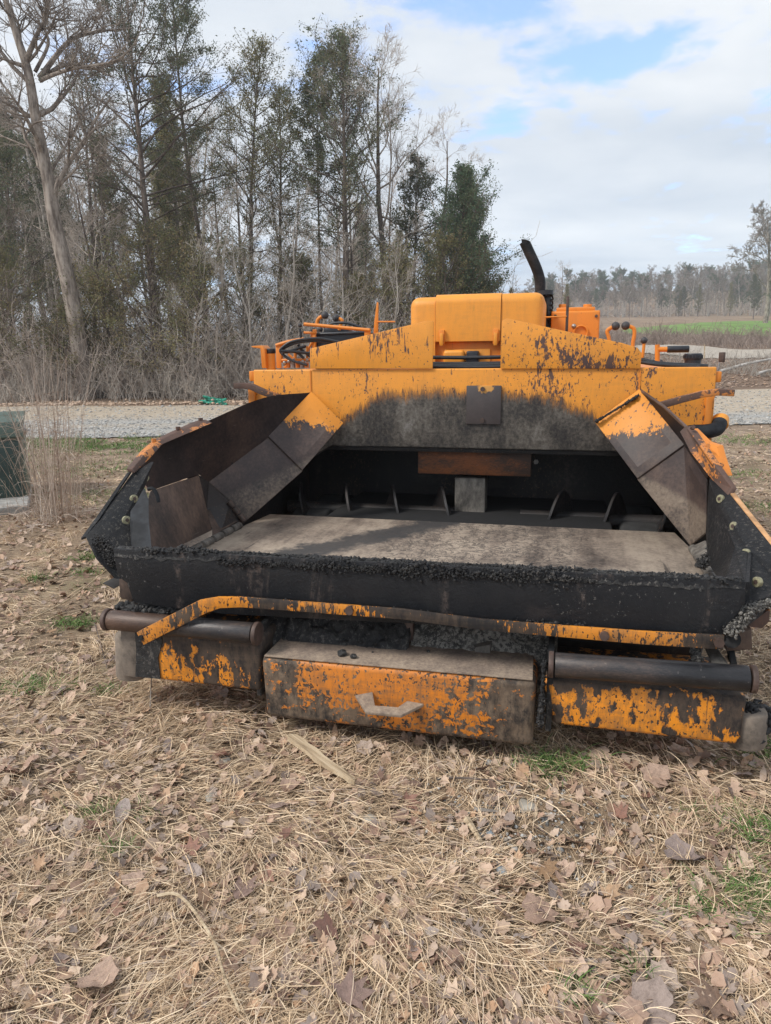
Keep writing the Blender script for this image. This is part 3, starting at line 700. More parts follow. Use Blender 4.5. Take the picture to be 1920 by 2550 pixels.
cedar_at('cedar_tree', 420, 25, -120, 195, .17, 21, 'tall open cedar with dark trunk, left of the wood, top beyond the photo', clear=.30, nb=95, sub=6, sprays=10, gaps=.3, lean=(-.05, 0), sz=.115)
cedar_at('cedar_tree', 530, 29, -70, 130, .14, 22, 'tall dense cedar with blue green top beside the open cedar', clear=.45, nb=70, sub=8, sprays=12, gaps=.2, sz=.12)
cedar_at('cedar_tree', 300, 30, 140, 130, .12, 23, 'thin cedar standing behind the leaning bare oak', clear=.3, nb=60, sub=6, sprays=8, gaps=.4)
cedar_at('cedar_tree', 628, 27, 120, 110, .12, 24, 'brownish cedar with ragged sloping crown in the middle of the wood', clear=.34, nb=80, sub=6, sprays=9, gaps=.3, mat='cedar_olive', sz=.11)
cedar_at('cedar_tree', 715, 28, 200, 95, .11, 25, 'smaller ragged cedar just left of the tallest middle cedar', clear=.36, nb=65, sub=6, sprays=9, gaps=.3, mat='cedar_olive', sz=.11)
cedar_at('cedar_tree', 868, 26, 105, 150, .17, 26, 'tallest middle cedar with straight dark trunk and two pointed tops', clear=.36, nb=95, sub=7, sprays=11, gaps=.22, sz=.115, prof=lambda s: (.55 + .5 * math.sin(min(1, s * 1.15) * 3.0) + .1) * (1 - s * .55) if s < .93 else .28)
cedar_at('cedar_tree', 818, 26.4, 118, 60, .07, 27, 'slim cedar joined to the left side of the tallest middle cedar', clear=.55, nb=40, sub=8, sprays=12, gaps=.1)
cedar_at('cedar_tree', 1130, 25, 420, 92, .10, 28, 'dark green cedar at right end of the wood, above the paver', clear=.24, nb=80, sub=8, sprays=11, gaps=.05, mat='pine', sz=.115)
cedar_at('cedar_tree', 1180, 27, 470, 62, .09, 29, 'narrow green cedar at the very right edge of the wood', clear=.12, nb=65, sub=10, sprays=14, gaps=.05, mat='pine')
cedar_at('cedar_tree', 1040, 28, 400, 85, .10, 30, 'open cedar under the bare crown right of the middle', clear=.35, nb=55, sub=7, sprays=10, gaps=.3)
cedar_at('cedar_tree', 60, 27, 330, 120, .13, 31, 'half bare cedar at far left behind the oak', clear=.2, nb=60, sub=7, sprays=10, gaps=.35)
def bare_at(name, px, D, top_py, r0, seed, label, spread=1., lim=(3.2, 1.7), nl=11, first=.35, depth=4, mat=('bark_dark', 'twig'), group=GA, kids=5, up=.10, lean=0.):
    x = WX(px, D); b = tz(x, D); top = Wp(px, top_py, D).z; Hh = (top - b) * .93
    tr = None
    if lean: tr = [Vector((lean * Hh * (i / 6) ** 1.2, 0, Hh * i / 6)) + Vector((.06 * math.sin(i * 2 + seed), 0, 0)) for i in range(7)]
    dat = bare_tree(seed, Hh, r0, tr, spread, first, nl, lim, depth, up, 1.0, kids)
    if D > 60: dat[1].ra = [max(q, .03) for q in dat[1].ra]; dat[1].rb = [max(q, .022) for q in dat[1].rb]
    o = make_tree(name, dat, M[mat[0]], M[mat[1]], None, 8, 3)
    return place(o, px, D, 0, 1, label, 'tree', group)
bare_at('bare_tree', 968, 27, 85, .16, 41, 'tall bare tree with wide twiggy crown right of the middle cedar', 1.0, (3.7, 2.0), 15, .42, 4, kids=6)
bare_at('bare_tree', 1085, 29, 300, .12, 42, 'bare tree leaning right with fine twigs against the sky', 1.0, (2.8, 1.4), 12, .35, 4, lean=.05)
bare_at('bare_tree', 252, 24, 420, .10, 43, 'thin bare tree behind the leaning oak', .9, (1.8, 1.0), 9, .4, 4)
bare_at('bare_tree', 30, 23, 480, .12, 44, 'crooked bare tree at the left edge under the oak', 1., (2.4, 1.2), 10, .3, 4, mat=('bark_grey', 'bark_grey'))
GS = 'pale bare saplings along the wood edge'
for i, (px, D, tp_, ln, s_) in enumerate([(720, 22.8, 460, .10, 51), (655, 22.4, 560, -.14, 52), (540, 22.8, 430, .16, 53), (800, 22.6, 600, .12, 54), (880, 22.9, 590, -.08, 55), (480, 22.3, 610, .2, 56), (980, 23, 560, .05, 57)]):
    bare_at('bare_sapling', px, D, tp_, .055, s_, ['pale forked sapling beside the white twigs in mid wood', 'pale sapling leaning left above the brambles', 'thin pale sapling curving right across the dark cedar', 'short pale sapling left of the paver levers', 'short pale sapling above the orange upright post', 'pale sapling leaning right over the road verge', 'pale sapling close behind the orange hood'][i], 1.0, (1.6, .9), 9, .25, 4, ('bark_pale', 'twig_pale'), GS, 4, .12, ln)
# understory cedars
GU = 'low olive cedars along the wood edge'
bushy = lambda s: (.75 + .35 * math.sin(s * 3.1)) * (1 - s) ** .5 * 1.1 + .08
for i, (px, D, tp_, cw, s_, lb) in enumerate([(60, 22.9, 640, 150, 61, 'broad olive cedar at far left behind the tall dry grass'), (215, 22.9, 800, 120, 62, 'low bronze cedar at the foot of the leaning oak'), (400, 22.9, 580, 150, 63, 'big olive green cedar under the tall open cedar'), (510, 22.7, 650, 130, 64, 'fresh green cedar bush left of the white twigs'), (1010, 24, 640, 120, 65, 'olive cedar behind the left of the orange hood'), (1110, 24.4, 600, 110, 66, 'olive cedar rising just above the orange hood'), (1190, 26, 640, 55, 67, 'small green cedar at right of the hood top'), (310, 23.4, 690, 110, 68, 'sparse bronze cedar right of the leaning oak'), (620, 25, 640, 110, 69, 'brownish cedar behind the white saplings'), (760, 25.5, 660, 110, 70, 'thin olive cedar behind the brambles at centre'), (900, 25, 700, 100, 71, 'low olive cedar left of the orange hood')]):
    cedar_at('cedar_bush', px, D, tp_, cw, .08, s_, lb, 'cedar_olive', .10, 62, 8, .35, 5, sz=.11, prof=bushy, group=GU)
# --- prototypes copied into the depth of the wood and onto the far hill
def proto(name, data, *a): return make_tree(name, data, *a)
pr_bare = [proto('bare_tree', bare_tree(80 + i, 10.5, .12, None, 1.0, .35, 11, (2.8, 1.3), 4, .1, 1., 5), M['bark_dark'] if i < 2 else M['bark_pale'], M['twig']) for i in range(3)]
def far_bare(i):
    T_, B_ = bare_tree(180 + i, 11.5, .20, None, 1.0, .38, 13, (3.4, 1.5), 3, .1, 1., 6)
    B_.ra = [max(q, .028) for q in B_.ra]; B_.rb = [max(q, .020) for q in B_.rb]; return T_, B_
M['far_twig'] = bark_mat('far_twigs', (.17, .14, .12), (.33, .28, .235), 1)
pr_far = [proto('bare_tree', far_bare(i), M['bark_pale'] if i else M['bark_grey'], M['far_twig']) for i in range(4)]
pr_ced = [proto('cedar_tree', cedar_tree(90 + i, 10, [1.9, 1.5, 2.3][i], .12, [.25, .12, .30][i], 75, 11, .15, (0, 0), .12, 9), M['bark_dark'], M['bark_dark'], M[['cedar', 'cedar_olive', 'pine'][i]]) for i in range(3)]
pine_prof = lambda s: .25 + .85 * math.sin(min(1, s * 1.05) * 2.6)
pr_pine = proto('pine_tree', cedar_tree(97, 13, 2.9, .16, .62, 46, 17, .26, (0, 0), .05, 11, prof=pine_prof), M['bark_pale'], M['bark_dark'], M['pine'])
rng = random.Random(77)
used = set()
def put(pr, x, y, rz, s, label, group, sz=None):
    loc = (x, y, tz(x, y) - .1)
    if pr.name in used: return copy_tree(pr, loc, rz, s, label, 'tree', group, sz)
    used.add(pr.name); pr.location = loc; pr.rotation_euler = (0, 0, rz); pr.scale = (s, s, sz or s); _kc[pr.name] = kids_of(pr); return tag(pr, label, 'tree', group)
GB = 'trees deeper in the wood'
LB = {'b': 'bare grey tree deeper in the wood among the others', 'c': 'dark cedar deeper in the wood among the others'}
for i in range(58):
    D = 28 + 28 * (i / 58) + rng.uniform(-1, 1); px = rng.uniform(-120, 1165)
    if px > 1080 and D < 30: px -= 200
    bare = rng.random() < .78
    pr = rng.choice(pr_bare) if bare else rng.choice(pr_ced)
    # keep crown tops under the skyline of the photo
    sky = np.interp(px, [-200, 520, 640, 740, 800, 880, 960, 1060, 1120, 1180, 1240], [60, 60, 190, 300, 330, 200, 220, 330, 450, 560, 660]) + rng.uniform(90, 420)
    top = Wp(px, float(sky), D).z; s = max(.35, min(1.5, top / 10.5))
    zone = ['far left of the leaning oak', 'behind the leaning oak', 'behind the tall open cedar', 'behind the white saplings', 'behind the ragged middle cedars', 'behind the tallest middle cedar', 'behind the right end cedars'][int(np.searchsorted([60, 280, 480, 620, 780, 960], px))]
    row_ = ['close', 'midway back', 'deep in the wood'][min(2, int((D - 27) / 10))]
    size_ = 'tall' if s > .95 else ('middling' if s > .7 else 'small')
    put(pr, WX(px, D), D, rng.uniform(0, 6.28), s, '%s %s %s, %s' % (size_, 'bare grey tree' if bare else 'dark cedar', zone, row_), GB)
GF = 'trees of the far wood on the hill'
LF = {'b': 'bare pale trunked tree in the far hillside wood', 'c': 'dark cedar in the far hillside wood', 'p': 'green pine with rounded crown in the far hillside wood'}
for i in range(290):
    row = i % 7; px = 1165 + (i / 290) * 840 + rng.uniform(-14, 14)
    D = 192 + row * 13 + rng.uniform(-5, 5) - 30 * float(smooth(1500, 1200, px))
    q = rng.random(); k = 'b' if q < .66 else ('c' if q < .80 else 'p')
    if row == 0: k = 'b' if q < .72 else 'c'
    pr = {'b': rng.choice(pr_far), 'c': rng.choice(pr_ced), 'p': pr_pine}[k]
    s = .70 * rng.uniform(.85, 1.35) * (1.12 if k == 'b' else (1.02 if k == 'c' else .92)) * (1.0 if row else .9)
    s *= float(np.interp(px, [1165, 1300, 1500, 1900], [.72, .82, .92, 1.12]))
    zone = ['right of the wood end', 'behind the exhaust pipe', 'just right of the exhaust pipe', 'above the orange tank', 'between tank and ball levers', 'above the ball levers', 'above the grab handle', 'above the filler cap', 'above the marker lamp', 'left of the large lone tree', 'at the right edge behind the lone tree'][int(np.searchsorted([1225, 1290, 1360, 1440, 1510, 1570, 1640, 1720, 1790, 1850], px))]
    row_ = ['front row', 'second row', 'third row', 'fourth row', 'fifth row', 'sixth row', 'back row'][row]
    put(pr, WX(px, D), D, rng.uniform(0, 6.28), s, '%s of the far wood %s, %s' % ({'b': 'bare tree', 'c': 'dark cedar', 'p': 'green pine'}[k], zone, row_), GF)
# nearer trees at the right edge and between
x_ = bare_at('bare_tree', 1880, 118, 520, .42, 201, 'large bare tree standing alone at right edge before the far wood', 1.05, (6.5, 3.2), 15, .28, 4, ('bark_grey', 'bark_grey'), 'single trees before the far wood', 6)
for nm, pr, px, D, s, lb in [('c', pr_ced[2], 1915, 112, 1.12, 'dark cedar beside the large bare tree at right edge'), ('c', pr_ced[0], 1850, 150, .9, 'cedar in front of the far wood left of the large bare tree'), ('c', pr_ced[1], 1270, 60, .48, 'small cedar seen behind the bent exhaust pipe'), ('c', pr_ced[0], 1240, 48, .33, 'bushy cedar low behind the hood by the exhaust'), ('c', pr_ced[2], 1310, 75, .5, 'cedar seen between the exhaust and the orange tank'), ('c', pr_ced[1], 1400, 110, .62, 'cedar showing above the orange tank box'), ('b', pr_bare[1], 1380, 120, .95, 'bare tree with broken top above the orange tank box')]:
    put(pr, WX(px, D), D, rng.uniform(0, 6), s, lb, 'single trees before the far wood')
bare_at('bare_sapling', 1262, 30, 625, .03, 210, 'thin crooked bare sapling between the wood and the exhaust', .8, (.9, .5), 6, .5, 3, ('bark_dark', 'twig'), 'single trees before the far wood', 4)

# thicket of brush at the wood edge (nobody could count it)
def thicket(name, n, xr, yr, hr, mat, seed, label, stems=(7, 12), twig=1., lo_a=-9, rmul=1.0):
    rg = random.Random(seed); S = Segs()
    for i in range(n):
        a = rg.uniform(*xr); y = rg.uniform(*yr); x = a * y; z = tz(x, y); h = rg.uniform(*hr) * (rg.random() * .5 + .6)
        for s in range(rg.randint(*stems)):
            p = Vector((x + rg.gauss(0, .25), y + rg.gauss(0, .25), z - .03)); d = Vector((rg.gauss(0, .35), rg.gauss(0, .35), 1))
            q = wander(rg, p, d, h * rg.uniform(.5, 1.1), 5, .16, -.02); r = .012 * rmul
            for j in range(5): S.add(q[j], q[j + 1], r * (1 - .15 * j), r * (1 - .15 * (j + 1)))
            for _ in range(int(7 * twig)):
                j = rg.randint(1, 5); w = wander(rg, q[j], (q[j] - q[j - 1]).normalized() + Vector((rg.gauss(0, .8), rg.gauss(0, .8), rg.gauss(.1, .5))), h * rg.uniform(.15, .4), 3, .25, 0)
                for e in range(3): S.add(w[e], w[e + 1], .0055 * rmul, .004 * rmul)
    V, Fc = tubes_np(S, 3); o = link(name, np_mesh(name, V, Fc), mat); return tag(o, label, kind='stuff')
thicket('brush_thicket', 270, (-.62, .16), (21.8, 26), (1.2, 3.5), M['twig'], 7, 'dense thicket of bare grey brown brush along the wood edge')
thicket('understory', 130, (-.62, .15), (25.5, 33), (3.2, 6.2), M['twig'], 17, 'taller tangled bare undergrowth inside the wood', (6, 9), 1.3, rmul=1.3)
thicket('bramble_thicket', 120, (-.62, .14), (21.3, 23), (.5, 1.7), M['twig_pale'], 8, 'pale brambles and weed stems beside the road verge', (6, 10), 1.0)
M['brush_far'] = bark_mat('far_brush', (.22, .17, .145), (.40, .32, .27), 1)
thicket('far_brush', 300, (.28, .66), (48, 74), (.7, 1.9), M['brush_far'], 9, 'band of brown brush below the green field', (5, 8), .5, rmul=2.6)
thicket('far_undergrowth', 300, (.10, .66), (190, 250), (2, 4.5), M['twig'], 12, 'dull undergrowth at the foot of the far wood', (5, 8), .6, rmul=9)
thicket('bank_brush', 90, (.34, .62), (29.5, 36), (.25, .9), M['twig_pale'], 10, 'dry weeds on the bank above the gravel', (6, 10), .6, rmul=1.0)

# ------------------------------------------------------------------ the asphalt paver
PV = empty('asphalt_paver', (X0, Y0, MZ), -YAW)
tag(PV, 'worn orange asphalt paver with blackened hopper, parked facing the camera', 'asphalt paver')
def mir(p): return Vector((-p[0], p[1], p[2]))
BD = 1.80                                                     # plane of the front wall of the tractor body
# --- body wall
bt, btr = U(632, 917, BD), U(1773, 917, BD)
zt = 1.424; zb = .985
wall_pts = [(-1.262, BD, zt), (1.262, BD, zt), (1.272, BD, .80), (1.10, BD, .80), (.83, BD, zb), (-.79, BD, zb), (-1.10, BD, .80), (-1.272, BD, .80)]
o = plate('front_wall', wall_pts, .05, M['body'], PV, back=(0, 1, 0), bevel=.008, seg=3)
box('top_deck', (-1.255, BD + .052, zt - .06), (-.36, 4.2, zt - .012), M['trim'], PV)
box('top_deck', (.36, BD + .052, zt - .06), (1.255, 4.2, zt - .012), M['trim'], PV)
box('side_panel', (-1.262, BD + .052, .62), (-1.225, 4.2, zt - .065), M['trim'], PV)
box('side_panel', (1.225, BD + .052, .62), (1.262, 4.2, zt - .065), M['trim'], PV)
def tab(a, b, d, nm='side_bracket'):
    p, q = U(*a, d), U(*b, d); return box(nm, (min(p.x, q.x), d - .01, min(p.z, q.z)), (max(p.x, q.x), d + .07, max(p.z, q.z)), M['trim'], PV, .006)
tab((621, 924), (634, 949), BD + .02); tab((1775, 925), (1795, 952), BD + .02)
plate('corner_post', [U(617, 968, BD - .02), U(634, 962, BD - .02), U(634, 1060, BD - .02), U(622, 1060, BD - .02)], .06, M['trim'], PV, back=(0, 1, 0))
plate('corner_post', [U(1760, 985, BD - .02), U(1784, 982, BD - .02), U(1775, 1000, BD - .02), U(1768, 1120, BD - .02), U(1750, 1120, BD - .02)], .06, M['trim'], PV, back=(0, 1, 0))
# --- raised triangular guards
pl = [U(772, 868, BD - .012), U(1064, 799, BD - .012), U(1080, 801, BD - .012), U(1077, 914, BD - .012), U(1077, 918, BD - .012), U(772, 918, BD - .012)]
plate('guard_plate', pl, .010, M['plate_l'], PV, back=(0, 1, 0), bevel=.002)
pr = [U(1250, 799, BD - .012), U(1263, 793, BD - .012), U(1410, 825, BD - .012), U(1549, 854, BD - .012), U(1588, 866, BD - .012), U(1598, 880, BD - .012), U(1595, 918, BD - .012), U(1246, 918, BD - .012)]
plate('guard_plate', pr, .010, M['plate_r'], PV, back=(0, 1, 0), bevel=.002)
# seam under the guards, welded joint lines of the wall
for px in (773, 1595): 
    a = U(px, 922, BD - .002); box('weld_seam', (a.x - .004, BD - .004, 1.0), (a.x + .003, BD + .001, a.z), M['trim'], PV, 0)
# access cover
a, b = U(1162, 960, BD - .004), U(1247, 1057, BD - .004)
bm = bmesh.new(); add_box(bm, (a.x, BD - .012, b.z), (b.x, BD - .001, a.z)); cv = finish(bm, 'access_cover', M['access'], PV, .005)
for q in ((1202, 969), (1201, 1047)):
    c = U(*q, BD - .014); tube('bolt', [(c.x, c.y + .004, c.z), (c.x, c.y - .007, c.z)], .013, M['brown'], cv, 8)
# --- engine hood
HD = 2.25
hl, hr = U(1019, 742, HD), U(1357, 735, HD)
hz0, hz1 = 1.42, (hl.z + hr.z) / 2 + .02
bm = bmesh.new(); sxa, sxb = U(1085, 742, HD).x, U(1249, 735, HD).x
zc = U(1150, 850, HD).z
def hood_piece(x0, x1, z0, z1, y0, y1, rnd_l, rnd_r, name, r=.055):
    """box with rounded front-top edge and rounded outer corners"""
    bm = bmesh.new(); add_box(bm, (x0, y0, z0), (x1, y1, z1)); bm.edges.ensure_lookup_table()
    es = []
    for e in bm.edges:
        a_, b_ = e.verts; mid = (a_.co + b_.co) / 2
        if abs(mid.y - y0) < 1e-4 and abs(mid.z - z1) < 1e-4: es.append(e)
        if rnd_l and abs(mid.x - x0) < 1e-4 and (abs(mid.z - z1) < 1e-4 or abs(mid.y - y0) < 1e-4): es.append(e)
        if rnd_r and abs(mid.x - x1) < 1e-4 and (abs(mid.z - z1) < 1e-4 or abs(mid.y - y0) < 1e-4): es.append(e)
    bmesh.ops.bevel(bm, geom=list(set(es)), offset=r, segments=6, affect='EDGES', profile=.5)
    return finish(bm, name, M['hood'], PV, 0, ang=50)
hood_piece(hl.x, sxa - .0025, hz0, hz1 - .012, HD, 3.6, True, False, 'hood_side')
hood_piece(sxa + .0005, sxb - .002, zc, hz1, HD - .008, 3.6, False, False, 'hood_front')
hood_piece(sxb + .001, hr.x, hz0, hz1 - .003, HD, 3.6, False, True, 'hood_side')
# inner housing under the hood lip
a = U(1088, 850, HD + .05); b = U(1249, 925, HD + .05)
box('engine_housing', (sxa - .02, HD + .03, 1.30), (sxb + .02, HD + .10, zc + .03), M['trim'], PV)
box('engine_housing_recess', (sxa + .05, HD + .018, 1.38), (sxb - .06, HD + .034, zc - .045), M['hood'], PV, .012)
for q0, q1 in (((1094, 822), (1107, 857)), ((1228, 820), (1241, 856))):
    p, q = U(*q0, HD - .02), U(*q1, HD - .02)
    la = box('hood_latch', (p.x, HD - .03, q.z), (q.x, HD - .009, p.z), M['trim'], PV, .003)
    box('latch_lever', (p.x + .006, HD - .045, q.z - .01), (q.x - .006, HD - .031, p.z - .02), M['hood'], la, .003)
# filler and meter behind the hoses
p, q = U(1107, 872, HD - .0), U(1158, 908, HD - .0)
box('oil_filler_box', (p.x, HD - .06, q.z), (q.x, HD + .017, p.z), M['hood'], PV, .02, 4)
p, q = U(1162, 874, HD - .03), U(1192, 912, HD - .03)
box('gauge_block', (p.x, HD - .05, q.z), (q.x, HD + .017, p.z), M['plastic'], PV, .01, 3)
for y1, y2, rr, dd in ((889, 888, .011, 2.02), (904, 902, .009, 2.0), (909, 906, .009, 1.95), (913, 912, .010, 1.90)):
    pts = [U(1040 + (1285 - 1040) * i / 8, y1 + (y2 - y1) * i / 8 + 2.0 * math.sin(i / 8 * 3.14), dd) for i in range(9)]
    tube('hose', pts, rr, M['hose'], PV, 10)
# exhaust stack
SD = 2.75
ctr = bez([U(1357, 812, SD), U(1346, 738, SD), U(1345, 700, SD), U(1336, 668, SD), U(1318, 628, SD), U(1306, 602, SD)], 6)
r_s = 11.5 / F * 2.9 * 1.75
bm = bmesh.new(); add_tube(bm, ctr, r_s, 20, False)
top = sorted(bm.verts, key=lambda v: -v.co.z)[:20]
ax = (ctr[-1] - ctr[-2]).normalized()
for v in top:
    off = (v.co - ctr[-1]); v.co += ax * (off.x * -.9 + off.y * .9) * .8
bmesh.ops.solidify(bm, geom=bm.faces[:], thickness=.004)
finish(bm, 'exhaust_pipe', M['roller'], PV, 0, ang=50)
p, q = U(1346, 727, SD), U(1371, 812, SD)
gr = box('radiator_side', (p.x, SD, 1.42), (q.x, SD + .35, p.z), M['plastic'], PV, .006)
for i in range(12):
    z_ = p.z - .02 - i * .03
    box('fin', (q.x - .01, SD - .006, z_ - .01), (q.x + .008, SD + .34, z_ + .004), M['gap'], gr, .003)
tube('exhaust_collar', [U(1357, 735, SD - .0), U(1357, 724, SD - .0)], .055, M['plastic'], PV, 18)
# stake post and orange tank box at right
p = U(1414, 738, 2.1); q = U(1411, 835, 2.1)
plate('upright_rod', [U(1411, 737, 2.1), U(1418, 738, 2.1), U(1414, 835, 2.1), U(1407, 835, 2.1)], .02, M['brown'], PV, back=(0, 1, 0))
tube('tie_rod', [U(1358, 790, 2.1), U(1411, 788, 2.1)], .005, M['trim'], PV, 6)
TD = 2.7; a, b = U(1373, 776, TD), U(1491, 850, TD)
tk = box('tank_box', (a.x, TD, 1.40), (b.x, TD + .5, a.z), M['trim'], PV, .012, 3)
a, b = U(1386, 766, TD + .02), U(1482, 777, TD + .02)
box('tank_lid', (a.x, TD + .02, b.z), (b.x, TD + .46, a.z), M['trim'], tk, .008)
box('tank_lid_rim', (a.x - .03, TD + .01, b.z - .004), (b.x + .03, TD + .48, b.z + .01), M['trim'], tk, .004)
for px in (1402, 1463):
    c = U(px, 765, TD + .1); tube('tank_cap', [(c.x, c.y, c.z - .02), (c.x, c.y, c.z + .018)], .028, M['trim'], tk, 14, bevel=.003)
c = U(1446, 828, TD - .01); bm = bmesh.new()
ringp = [(c.x + .042 * math.cos(t), c.y, c.z + .042 * math.sin(t)) for t in np.linspace(0, 2 * math.pi, 25)]
add_tube(bm, ringp, .006, 8, False); finish(bm, 'tank_ring', M['trim'], tk)
c = U(1429, 812, TD - .01); ball('tank_plug', c, .015, M['steel'], tk)
for px in (1383, 1485): c = U(px, 787, TD - .004); tube('bolt', [c + Vector((0, .006, 0)), c + Vector((0, -.006, 0))], .010, M['brown'], tk, 8)
# --- right hand controls
def lever(pts, d, ballpt, rb, mat='trim', r=.011, nm='control_lever'):
    P = [U(a_, b_, d) for a_, b_ in pts]; l = tube(nm, bez(P, 4), r, M[mat], PV, 10)
    c = U(*ballpt, d); ball('lever_knob', c, rb, M['knob'], l); return l
lever([(1521, 870), (1516, 840), (1512, 824), (1524, 815), (1530, 812)], 2.25, (1533, 812), .024)
lever([(1577, 885), (1576, 856), (1580, 832), (1578, 818), (1566, 812)], 2.25, (1558, 811), .024)
lever([(1597, 905), (1601, 882), (1603, 866), (1604, 855)], 1.95, (1604, 848), .018, r=.008)
for px in (1626, 1645): ball('valve_knob', U(px, 901, 2.2), .013, M['knob'], PV)
gh = tube('grab_handle', [U(1637, 906, 2.1), U(1637, 858, 2.1)], .013, M['trim'], PV, 10)
tube('handle_arm', [U(1637, 870, 2.1), U(1664, 870, 2.1)], .014, M['trim'], gh, 12)
tube('handle_grip', [U(1661, 870, 2.1), U(1716, 869, 2.1)], .0185, M['plastic'], gh, 16, bevel=.004)
c0, c1 = U(1704, 880, 2.3), U(1747, 910, 2.3); cx = (c0.x + c1.x) / 2; rr = (c1.x - c0.x) / 2
fc = tube('filler_cap', [(cx, 2.3, c1.z + .03), (cx, 2.3, c0.z)], rr, M['plastic'], PV, 24, bevel=.006)
tube('filler_neck', [(cx, 2.3, 1.40), (cx, 2.3, c1.z + .032)], rr * .92, M['plastic'], fc, 20)
for i in range(18):
    t = i / 18 * 6.283; box('cap_rib', (cx + rr * math.cos(t) - .004, 2.3 + rr * math.sin(t) - .004, c1.z + .04), (cx + rr * math.cos(t) + .004, 2.3 + rr * math.sin(t) + .004, c0.z - .01), M['plastic'], fc, 0)
tube('hose', bez([U(1597, 895, 1.95), U(1640, 905, 1.93), U(1700, 909, 1.93), U(1762, 912, 1.93)], 6), .012, M['hose'], PV, 10)
tube('hose', bez([U(1597, 902, 1.92), U(1640, 908, 1.9), U(1700, 912, 1.9), U(1742, 914, 1.9)], 6), .010, M['hose'], PV, 10)
ml = tube('marker_stem', [U(1787, 924, 1.95), U(1795, 882, 1.95)], .006, M['steel'], PV, 8)
tube('marker_lamp', [U(1797, 902, 1.95), U(1799, 877, 1.95)], .016, M['brown'], ml, 16, bevel=.003)
# --- left hand controls
lever([(790, 812), (790, 800), (795, 792), (803, 787)], 2.3, (809, 785), .024)
lever([(845, 822), (849, 806), (852, 798), (844, 793)], 2.3, (837, 792), .024)
lever([(749, 850), (749, 830), (747, 818)], 2.0, (747, 810), .013, 'plastic', .006)
lever([(778, 850), (776, 832)], 2.1, (779, 822), .013, 'trim', .008)
ball('valve_knob', U(798, 820, 2.2), .016, M['knob'], PV)
tk2 = plate('black_tank', [U(783, 828, 2.1), U(915, 824, 2.1), U(915, 920, 2.1), U(783, 920, 2.1)], .45, M['plastic'], PV, back=(0, 1, 0), bevel=.012, seg=3)
plate('tank_strip', [U(786, 831, 2.085), U(912, 827, 2.085), U(912, 831, 2.085), U(786, 836, 2.085)], .01, M['rubber'], tk2, back=(0, 1, 0))
plate('tank_hatch', [U(807, 816, 2.3), U(828, 814, 2.3), U(868, 820, 2.3), U(868, 829, 2.3), U(803, 830, 2.3)], .1, M['plastic'], tk2, back=(0, 1, 0), bevel=.006)
def bar(nm, pts, r, mat='trim'): return tube(nm, [U(*p) for p in pts], r, M[mat], PV, 8)
bar('rail_bar', [(757, 807, 2.05), (921, 822, 2.05)], .010)
bar('rail_bar', [(757, 828, 2.08), (785, 829, 2.08)], .007)
plate('rail_end', [U(907, 818, 2.05), U(921, 818, 2.05), U(919, 840, 2.05), U(907, 838, 2.05)], .03, M['trim'], PV, back=(0, 1, 0))
plate('rail_post', [U(778, 820, 2.08), U(787, 820, 2.08), U(785, 890, 2.08), U(776, 890, 2.08)], .02, M['trim'], PV, back=(0, 1, 0))
bar('rail_strut', [(785, 838, 2.08), (762, 880, 2.08)], .008)
bar('hand_rail', [(687, 860, 2.0), (716, 851, 2.0), (757, 844, 2.0)], .010)
plate('rail_post', [U(686, 858, 2.0), U(700, 858, 2.0), U(701, 917, 2.0), U(688, 917, 2.0)], .03, M['trim'], PV, back=(0, 1, 0))
plate('bent_bracket', [U(625, 862, 2.02), U(652, 860, 2.02), U(659, 868, 2.02), U(663, 917, 2.02), U(652, 917, 2.02), U(648, 868, 2.02), U(627, 865, 2.02)], .10, M['trim'], PV, back=(0, 1, 0))
c0, c1 = U(661, 872, 2.08), U(687, 918, 2.08); cx = (c0.x + c1.x) / 2; rr = (c1.x - c0.x) / 2
fb = tube('filter_bowl', [(cx, 2.08, 1.39), (cx, 2.08, U(670, 880, 2.08).z)], rr * .92, M['hood'], PV, 20)
tube('filter_cap', [(cx, 2.08, U(670, 881, 2.08).z), (cx, 2.08, U(670, 868, 2.08).z)], rr * 1.02, M['plastic'], fb, 20, bevel=.006)
for pts in ([(845, 852, 1.98), (790, 843, 1.96), (730, 850, 1.93), (703, 866, 1.92), (700, 878, 1.92), (725, 897, 1.92), (765, 909, 1.92)],
            [(835, 856, 1.99), (790, 849, 1.97), (740, 853, 1.94), (706, 868, 1.93), (712, 877, 1.95), (745, 867, 1.98), (762, 862, 2.0)],
            [(700, 874, 1.9), (735, 876, 1.93), (775, 880, 1.97)], [(702, 878, 1.9), (735, 876, 1.95), (757, 892, 1.96)], [(742, 858, 1.99), (752, 872, 2.0), (774, 888, 2.0)],
            [(806, 815, 2.2), (825, 806, 2.2), (860, 804, 2.2), (890, 812, 2.2), (902, 818, 2.2)]):
    tube('hose', bez([U(*p) for p in pts], 6), .0085, M['hose'], PV, 9)
bar('valve_rail', [(702, 897, 1.98), (775, 895, 1.98)], .008)
bar('valve_rail', [(735, 868, 2.0), (735, 897, 2.0)], .010); bar('valve_rail', [(718, 882, 2.0), (735, 897, 2.0)], .007); bar('valve_rail', [(765, 862, 2.02), (765, 897, 2.02)], .008)
for i, px in enumerate((706, 717, 729, 741, 752, 763)):
    vv = tube('valve_body', [U(px, 903, 2.0), U(px + 1, 916, 2.0)], .014, M['trim' if i % 2 else 'steel'], PV, 8)
    ball('fitting', U(px + 3, 903 - (i % 3) * 3, 1.98), .012, M['steel'], vv)
plate('small_lug', [U(704, 914, 1.95), U(714, 907, 1.95), U(712, 918, 1.95)], .01, M['trim'], PV, back=(0, 1, 0))
